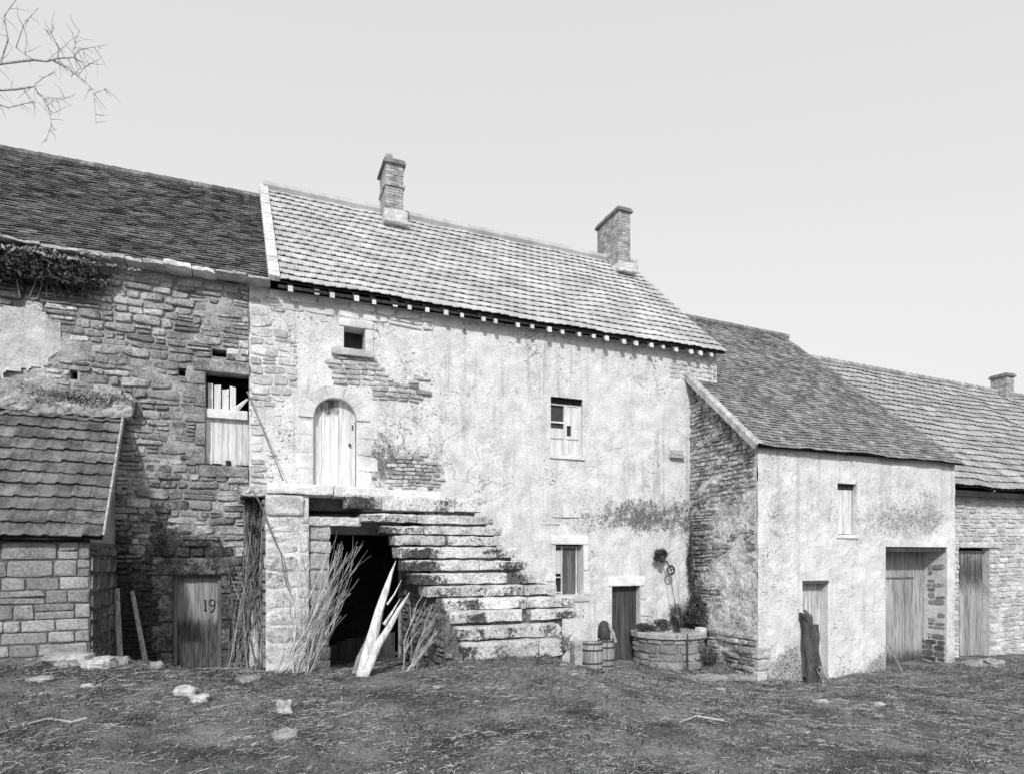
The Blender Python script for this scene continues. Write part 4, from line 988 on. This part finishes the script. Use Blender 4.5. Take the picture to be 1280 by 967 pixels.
for q in range(nn):
    t0 = T[0]+(T[-1]-T[0])*q/nn+.01; t1 = T[0]+(T[-1]-T[0])*(q+1)/nn-.01; pr = []; g = rng.uniform(.65, .85)
    for k in range(7):
        t = t0+(t1-t0)*k/6; w2 = .012*math.sin(k*2+q)
        pr.append([mb.v(ringpt(t, r_, z_), g) for r_, z_ in ((.56, wz-.13), (R1w+.07+w2, wz-.12), (R1w+.08+w2, wz-.02), (R1w+.05, wz), (.57, wz))])
    for k in range(6):
        for s in range(5): mb.f(pr[k][s], pr[k][(s+1) % 5], pr[k+1][(s+1) % 5], pr[k+1][s])
    mb.f(*pr[0]); mb.f(*pr[-1][::-1])
mb.build('coping', M['stone_pale'], well)
mb = MB(); mb.rock(P(872, 790, 12.3).x, P(880, 790, 12.3).x, 12.2, 12.4, wz, wz+.1, 1.2, amp=.01); mb.build('coping_block', M['stone_pale'], well)
mb = MB(); a = P(859, 792, 11.98); mb.tube([a, (a.x, a.y-.01, gz(a.x, a.y)-.05)], .025, 6); q = thing('iron_stake', (a.x, a.y, 0), 'thin dark upright stake standing in front of the well', 'stake'); mb.build('shaft', M['iron'], q)
def bush(name, c, rad, n, label, m='leaf', size=.05, sd=1, stems=14):
    c = Vector(c); o = thing(name, tuple(c-Vector((0, 0, rad[2]))), label, 'plant'); mb = MB(); leaves(mb, c, rad, n, size, seed=sd, up=1.0); mb.build('foliage', M[m], o)
    mb = MB(); r = random.Random(sd)
    for _ in range(stems):
        mb.tube([c-Vector((0, 0, rad[2]*.9)), c+Vector((r.uniform(-.6, .6)*rad[0], r.uniform(-.5, .5)*rad[1], 0)), c+Vector((r.uniform(-1.2, 1.2)*rad[0], r.uniform(-1, 1)*rad[1], rad[2]*r.uniform(.6, 1.3)))], [.008, .006, .002], 4)
    mb.build('stem', M['bark'], o); return o
bush('wall_bush', P(828, 695, 13.0), (.22, .18, .17), 1500, 'dark tufted plant growing from the wall above the pulley', size=.05, sd=80, stems=70)
bush('well_bush', P(849, 770, 12.95), (.26, .18, .26), 1800, 'spiky dark bush behind the well coping, left of the corner', size=.045, sd=81, stems=110)
bush('corner_bush', P(874, 768, 12.7), (.32, .3, .5), 4200, 'dense dark bush filling the corner between the farmhouse and outbuilding walls', size=.055, sd=82, stems=20)
bush('corner_creeper', P(865, 700, 13.05), (.12, .1, .75), 1300, 'thin dark creeper climbing the wall corner above the dense bush', size=.05, sd=86, stems=8)
bush('low_weed', P(818, 780, 12.75), (.46, .22, .18), 2200, 'low weeds growing on top of the well left of the bushes', 'leaf', .045, 83)
bush('dry_weed', P(885, 815, 12.0), (.22, .2, .25), 800, 'rough weeds at the right foot of the well', 'leaf', .045, 84)
bush('stair_weed', P(703, 806, 10.6), (.25, .2, .22), 260, 'dry pale weeds beside the bottom steps near the barrels', 'leaf_pale', .06, 85, 26)
# pulley
pc = P(838.5, 712, 12.9)
pu = thing('well_pulley', (pc.x, YM, pc.z), 'small iron pulley wheel hanging on the wall above the well', 'pulley')
mb = MB(); n = 20
ring = [pc+Vector((.10*math.cos(6.2832*k/n), 0, .10*math.sin(6.2832*k/n))) for k in range(n+1)]; mb.tube(ring, .028, 6, cap=False)
for k in range(4): mb.tube([pc, pc+Vector((.09*math.cos(k*1.57+.4), 0, .09*math.sin(k*1.57+.4)))], .012, 4)
mb.build('wheel', M['iron'], pu); mb = MB(); mb.tube([pc+Vector((-.15, .3, .3)), pc+Vector((-.1, .02, .2)), pc+Vector((0, -.04, .0))], .02, 5); mb.build('bracket', M['iron'], pu)
mb = MB(); mb.tube([pc+Vector((-.1, -.02, 0)), P(850, 780, 12.7)], .009, 5); mb.tube([pc+Vector((.09, -.02, 0)), P(853, 768, 12.7)], .006, 5, 1.6)
q = thing('well_rope', tuple(P(850, 780, 12.7)), 'pair of thin ropes running from the pulley down into the well', 'rope'); mb.build('strand', M['rope'], q)
# barrels
def barrel(cx, cy, z0, h, r, label, name='barrel'):
    o = thing(name, (cx, cy, z0), label, 'barrel', 'barrels beside the dark door'); mb = MB(); ns = 20
    for s in range(ns):
        t0 = 6.2832*s/ns+.012; t1 = 6.2832*(s+1)/ns-.012; g = rng.uniform(.7, 1.15); prev = None; zt = z0+h-rng.uniform(0, .02)
        for k in range(7):
            f = k/6; rr = r*(.88+.12*math.sin(math.pi*f)); z = z0+(zt-z0)*f
            cur = [mb.v((cx+rr*math.cos(t0), cy+rr*math.sin(t0), z), g), mb.v((cx+rr*math.cos(t1), cy+rr*math.sin(t1), z), g), mb.v((cx+(rr-.025)*math.cos(t1), cy+(rr-.025)*math.sin(t1), z), g), mb.v((cx+(rr-.025)*math.cos(t0), cy+(rr-.025)*math.sin(t0), z), g)]
            if prev:
                for q in range(4): mb.f(prev[q], prev[(q+1) % 4], cur[(q+1) % 4], cur[q])
            prev = cur
        mb.f(*prev)
    mb.build('staves', M['wood_mid'], o)
    for f in (.1, .3, .72, .92):
        mb = MB(); rr = r*(.885+.12*math.sin(math.pi*f)); n = 28
        for k in range(n):
            a, b = 6.2832*k/n, 6.2832*(k+1)/n; z = z0+h*f
            mb.quad((cx+(rr+.006)*math.cos(a), cy+(rr+.006)*math.sin(a), z), (cx+(rr+.006)*math.cos(b), cy+(rr+.006)*math.sin(b), z), (cx+(rr+.006)*math.cos(b), cy+(rr+.006)*math.sin(b), z+.035), (cx+(rr+.006)*math.cos(a), cy+(rr+.006)*math.sin(a), z+.035))
        mb.build('hoop', M['iron'], o)
    mb = MB(); n = 16; mb.f(*[mb.v((cx+r*.86*math.cos(6.2832*k/n), cy+r*.86*math.sin(6.2832*k/n), z0+h-.06)) for k in range(n)]); mb.build('lid', M['wood_mid'], o)
b1 = P(739, 838, 12.1); b2 = P(757, 834, 12.45)
barrel(b1.x, b1.y, b1.z-.02, .66, .26, 'weathered wooden barrel standing in front, nearest the stone steps')
barrel(b2.x, b2.y, b2.z-.02, .66, .20, 'narrower wooden barrel close to the dark door, under the upturned pail')
q0 = P(721, 830, 12.0); mb = MB(); mb.rock(q0.x-.1, q0.x+.09, 11.9, 12.15, q0.z-.05, q0.z+.5, .8, amp=.02); bx = thing('stone_post', tuple(q0), 'short upright stone block between the steps and the front barrel', 'stone'); mb.build('block', M['stone_pale'], bx)
pcn = P(755, 797, 12.4); pail = thing('upturned_pail', tuple(pcn), 'dark rounded upturned pail with a wooden handle resting on the narrower barrel', 'pail'); mb = MB(); n = 16; prof = [(.14, 0), (.15, .02), (.14, .15), (.125, .27), (.09, .35), (.03, .39), (.0, .395)]
rg = [[mb.v((pcn.x+r_*math.cos(6.2832*k/n), pcn.y+r_*math.sin(6.2832*k/n), pcn.z+h_)) for k in range(n)] for r_, h_ in prof]
for a, b in zip(rg, rg[1:]):
    for k in range(n): mb.f(a[k], a[(k+1) % n], b[(k+1) % n], b[k])
mb.build('body', M['iron'], pail, True); mb = MB(); mb.tube([pcn+Vector((.06, -.12, .3)), pcn+Vector((.14, -.16, .1)), pcn+Vector((.2, -.16, -.08))], [.03, .045, .035], 6); mb.build('handle', M['wood_mid'], pail)
# stone paving slab at right of the well
a = P(868, 855, 10.9); b = P(945, 851, 10.8); 
for (x0, x1, y0, lb) in ((P(862, 854, 10.9).x, P(905, 854, 10.9).x, 10.75, 'flat pale paving slab lying left in the pair before the outbuilding corner'), (P(907, 852, 10.9).x, P(943, 852, 10.9).x, 10.82, 'flat pale paving slab touching the outbuilding corner')):
    z = gz((x0+x1)/2, y0+.15); mb = MB(); mb.rock(x0, x1, y0, y0+.5, z-.1, z+.05, .7, amp=.02, sd=x0); q = thing('paving_slab', ((x0+x1)/2, y0+.2, z), lb, 'slab', 'paving slabs by the outbuilding'); mb.build('slab', M['rock'], q)
# weathered post before the outbuilding door
pb = P(1017, 856, 10.5); po = thing('weathered_post', tuple(pb), 'dark weathered broken timber leaning in front of the outbuilding door', 'post')
mb = MB(); a = P(1010, 840, 10.66); b = P(1028, 840, 10.66); zb_ = P(1015, 862, 10.6).z; zt_ = P(1010, 766, 10.66).z
planks(mb, a.x, b.x, zb_, zt_, 10.62, 3, th=.09, tops=[.0, .08, .28], gs=(.5, 1.2), gap=.002, sd=77, skew=-.03)
for v_i, (x_, y_, z_) in enumerate(mb.V):
    n_ = mnoise.noise_vector(Vector((x_*8, y_*8, z_*4)))*.05; mb.V[v_i] = (x_+n_.x, y_+n_.y+.10*(z_-zb_), z_+n_.z)
mb.build('timber', M['wood_dark'], po)
mb = MB(); mb.tube([P(1013, 770, 10.58), P(1005, 762, 10.62)], [.05, .03], 5, 2.2); mb.build('knot', M['wood_dark'], po)
mb = MB(); c = P(1026, 838, 10.6)
for k in range(16): mb.tube([c+Vector((rng.uniform(-.05, .05), 0, .1)), c+Vector((rng.uniform(-.15, .2), rng.uniform(-.1, .1), rng.uniform(-.25, .15))), c+Vector((rng.uniform(-.1, .3), rng.uniform(-.1, .1), -.3))], .008, 4, rng.uniform(.6, 1.1))
q = thing('tangled_twine', tuple(c), 'pale tangle of twine hanging by the right side of the leaning timber', 'twine'); mb.build('strand', M['bark_pale'], q)
mb = MB(); a = P(1128, 840, 10.4); b = P(1110, 803, 10.8); mb.tube([a, b], [.025, .02], 6); q = thing('garden_stick', tuple(a), 'dark stick leaning at the left foot of the gateway', 'stick'); mb.build('shaft', M['bark'], q)

# ---------------------------------------------------------------- loose stones
def loose(px, py, Y, w_, h_, d_, label, g=1.0, sd=0, rot=0):
    p = P(px, py, Y); z = gz(p.x, p.y); mb = MB(); n, m_ = 14, 9
    rg = []
    for i in range(m_+1):
        t = math.pi*i/m_; row = []
        for k in range(n):
            f = 6.2832*k/n; d = Vector((math.sin(t)*math.cos(f), math.sin(t)*math.sin(f), math.cos(t)))
            e = .62; d = Vector([math.copysign(abs(q)**e, q) for q in d]); g *= .9993; s = 1+.45*mnoise.noise(d*1.4+Vector((sd*3.3, 0, sd)))+.12*mnoise.noise(d*4+Vector((sd, 0, 0)))
            row.append(mb.v((p.x+d.x*w_/2*s, p.y+d.y*d_/2*s, z+h_*.14+d.z*h_/2*s), g))
        rg.append(row)
    for a, b in zip(rg, rg[1:]):
        for k in range(n): mb.f(a[k], a[(k+1) % n], b[(k+1) % n], b[k])
    mb.V = [(x-p.x, y-p.y, (zz_-z)*1.35) for x, y, zz_ in mb.V]
    o = mb.build('loose_stone', M['rock']); o.location = (p.x, p.y, z); return tag(o, label, 'stone')
def gy_at(px, py):  # depth where the ray meets the ground
    d = ray(px, py); t = 4.0
    for _ in range(400):
        if CAMZ+d.z*t <= gz(d.x*t, d.y*t): break
        t += .03
    return d.y*t
for (px, py, w_, h_, d_, lb, g, sd) in [
    (91, 812, .5, .22, .4, 'angular pale stone tilted against the shed foot', .9, 1), (88, 828, .55, .16, .4, 'wide flat pale stone just below the angular one at the shed', .85, 2), (123, 832, .42, .12, .35, 'smooth flat white stone right of the heap by the shed corner', 1.1, 3),
    (230, 868, .26, .13, .2, 'rounded white stone, left of the two lying together in the left foreground', 1.1, 4), (249, 876, .24, .09, .18, 'flat white stone, right of the two lying together in the left foreground', 1.2, 5), (356, 890, .2, .17, .16, 'upright pale stone standing alone in the foreground', .95, 6),
    (355, 925, .25, .13, .2, 'pitted pale stone at the bottom edge of the yard', .7, 7), (50, 852, .3, .08, .22, 'flat dull stone near the left edge', .75, 8), (150, 830, .25, .12, .2, 'small stone in shade at the foot of the gap beside the shed', .7, 9), (196, 833, .2, .1, .16, 'small pale stone in front of the numbered door', .7, 10),
    (310, 850, .35, .09, .25, 'low flat stone by the foot of the brushwood', .55, 11), (1098, 882, .22, .08, .15, 'small white stone in the right foreground', 1, 12), (1027, 878, .24, .07, .15, 'flat white stone below the outbuilding door', 1, 13), (330, 832, .4, .14, .3, 'dull boulder at the foot of the landing pillar', .6, 14),
    (1215, 832, .5, .16, .4, 'broad pale rubble stone before the far barn gate', .7, 15), (1240, 830, .5, .22, .4, 'pale stone heaped at the right edge by the far barn', .8, 16), (110, 858, .16, .05, .1, 'small light chip of stone left of the foreground pair', 1, 17), (900, 862, .2, .05, .14, 'small flat stone in the yard below the paving slabs', .8, 18)]:
    loose(px, py, min(gy_at(px, py), YM-.3), w_, h_, d_, lb, g, sd)
# fallen twig lines on the ground
for (pts, lb) in [([(36, 905), (60, 900), (90, 902), (108, 898)], 'long crooked twig lying on the ground in the left foreground'), ([(850, 905), (870, 897), (905, 902)], 'thin twig lying on the ground in the right middle of the yard')]:
    mb = MB(); q = []
    for x, y in pts:
        Y = gy_at(x, y); p = P(x, y, Y); q.append(Vector((p.x, p.y, gzn(p.x, p.y)+.02)))
    mb.tube(q, [.014]*len(q), 5); t_ = thing('fallen_twig', tuple(q[0]), lb, 'twig'); mb.build('shoot', M['bark_pale'], t_)

# ---------------------------------------------------------------- litter on the ground
def litter(name, n, m, lmin, lmax, wd, seed, label, cat, gs=(.15, 1.7), upr=0.0, dens=None, tilt=.10):
    r = np.random.default_rng(seed); mb = MB(); k = 0
    while k < n:
        t = r.uniform(0, 1)**1.3; Y = 3.6+t*(13.0-3.6); X = r.uniform(-6, 23)
        if X/Y > 2.0 or X/Y < -.62: continue
        if X < -1.95 and Y > 11.1: continue
        if X > 10.2 and Y > 10.85: continue
        if dens and r.random() > dens(X, Y): continue
        L_ = r.uniform(lmin, lmax)*(.6+.5*Y/10); a = r.uniform(0, 6.283); w_ = wd*r.uniform(.6, 1.4)*(.5+.07*Y)
        z = gzn(X, Y)+.008; dx, dy = math.cos(a)*L_/2, math.sin(a)*L_/2; dz = r.uniform(-tilt, tilt)*L_+upr*L_
        g = r.uniform(*gs); nx_, ny_ = -math.sin(a)*w_, math.cos(a)*w_; rise = abs(dz)
        b0 = (X-dx, Y-dy, z); b1 = (X+dx, Y+dy, z+rise); mid = (X+r.uniform(-.02, .02), Y+r.uniform(-.02, .02), z+rise*.6+L_*(.03+.3*upr))
        i0 = mb.v((b0[0]-nx_, b0[1]-ny_, b0[2]), g); i1 = mb.v((b0[0]+nx_, b0[1]+ny_, b0[2]+w_*.6), g); i2 = mb.v((mid[0]-nx_, mid[1]-ny_, mid[2]), g); i3 = mb.v((mid[0]+nx_, mid[1]+ny_, mid[2]+w_*.6), g)
        i4 = mb.v((b1[0]-nx_*.4, b1[1]-ny_*.4, b1[2]), g); i5 = mb.v((b1[0]+nx_*.4, b1[1]+ny_*.4, b1[2]+w_*.3), g)
        mb.f(i0, i2, i3, i1); mb.f(i2, i4, i5, i3); k += 1
    tag(mb.build(name, m), label, cat, kind='stuff')
litter('straw_litter', 85000, M['straw'], .03, .17, .0026, 1, 'straw and small twigs strewn over the farmyard earth', 'straw', dens=lambda x, y: max(.12, min(1, .55+1.3*fbm(x, y, .8, 8)+.8*fbm(x, y, 3.2, 4))))
litter('yard_grass', 16000, M['grass'], .02, .07, .004, 2, 'short trampled grass growing over the farmyard', 'grass', upr=.7, dens=lambda x, y: max(.05, min(1, .6+1.6*fbm(x, y, .7, 8))))

# ---------------------------------------------------------------- bare tree beyond the barn
YT = 26.0; tb = P(-150, 700, YT); tr = thing('bare_tree', (tb.x, YT, 0), 'bare winter tree beyond the barn, its thin branches reaching in at top left', 'tree')
mb = MB(); T0 = P(-140, 90, YT); mb.tube([(tb.x, YT, -.2), (tb.x+.1, YT, 6), (tb.x-.1, YT, 12), P(-160, 200, YT), T0], [.42, .36, .28, .2, .11], 10); mb.build('trunk', M['bark'], tr)
limbs = [([(-150, 130), (-60, 90), (0, 80), (42, 75), (58, 77), (72, 73), (92, 72), (102, 78)], .085, .03), ([(66, 76), (82, 84), (93, 92), (108, 104)], .05, .02), ([(72, 73), (73, 60), (64, 42), (55, 36)], .045, .015), ([(64, 42), (68, 34)], .02, .01),
         ([(92, 72), (98, 63), (112, 60), (135, 56)], .035, .01), ([(93, 62), (95, 48), (100, 38)], .03, .01), ([(-100, 140), (-40, 115), (20, 112), (43, 108), (48, 118), (56, 124), (62, 140), (64, 156), (57, 178)], .07, .015), ([(43, 106), (55, 97), (70, 90)], .03, .012),
         ([(104, 86), (112, 80), (122, 76)], .025, .01), ([(62, 140), (70, 141)], .02, .01), ([(93, 92), (88, 96)], .02, .01), ([(117, 115), (119, 135), (120, 155)], .018, .008), ([(108, 104), (117, 115)], .02, .012), ([(60, 122), (78, 124), (94, 118)], .018, .008), ([(122, 116), (134, 110)], .016, .008), ([(-40, 115), (10, 135), (42, 127), (46, 130)], .04, .012), ([(0, 80), (10, 50), (5, 20), (20, 0)], .05, .02), ([(-60, 90), (-20, 40), (-30, 0)], .06, .03), ([(42, 75), (20, 60), (30, 30), (48, 10)], .035, .015)]
mb = MB(); r = random.Random(3)
for pts, a, b in limbs:
    q = [P(x, y, YT+r.uniform(-.2, .2)) for x, y in pts]; n = len(q); a *= .62; b *= .62; mb.tube(q, [a+(b-a)*k/(n-1) for k in range(n)], 6)
    for k in range(1, n):
        for _ in range(3):
            p = q[k-1].lerp(q[k], r.random()); d = Vector((r.uniform(-.5, 1), r.uniform(-1, 1), r.uniform(-1, .8))).normalized(); L_ = r.uniform(.25, .8)
            mb.tube([p, p+d*L_*.5+Vector((r.uniform(-.06, .06), 0, r.uniform(-.06, .06))), p+d*L_], [.010, .007, .003], 4)
mb.build('limb', M['bark_pale'], tr)
mb = MB()
for k in range(60):                                         # rest of the crown, out of the picture
    a = P(-150, r.uniform(60, 420), YT); d = Vector((r.uniform(-1, .05), r.uniform(-1, 1), r.uniform(.1, .9))).normalized()*r.uniform(1.5, 3.5); mb.tube([a, a+d*.5+Vector((0, 0, .2)), a+d], [.05, .03, .01], 5)
mb.build('crown', M['bark'], tr)
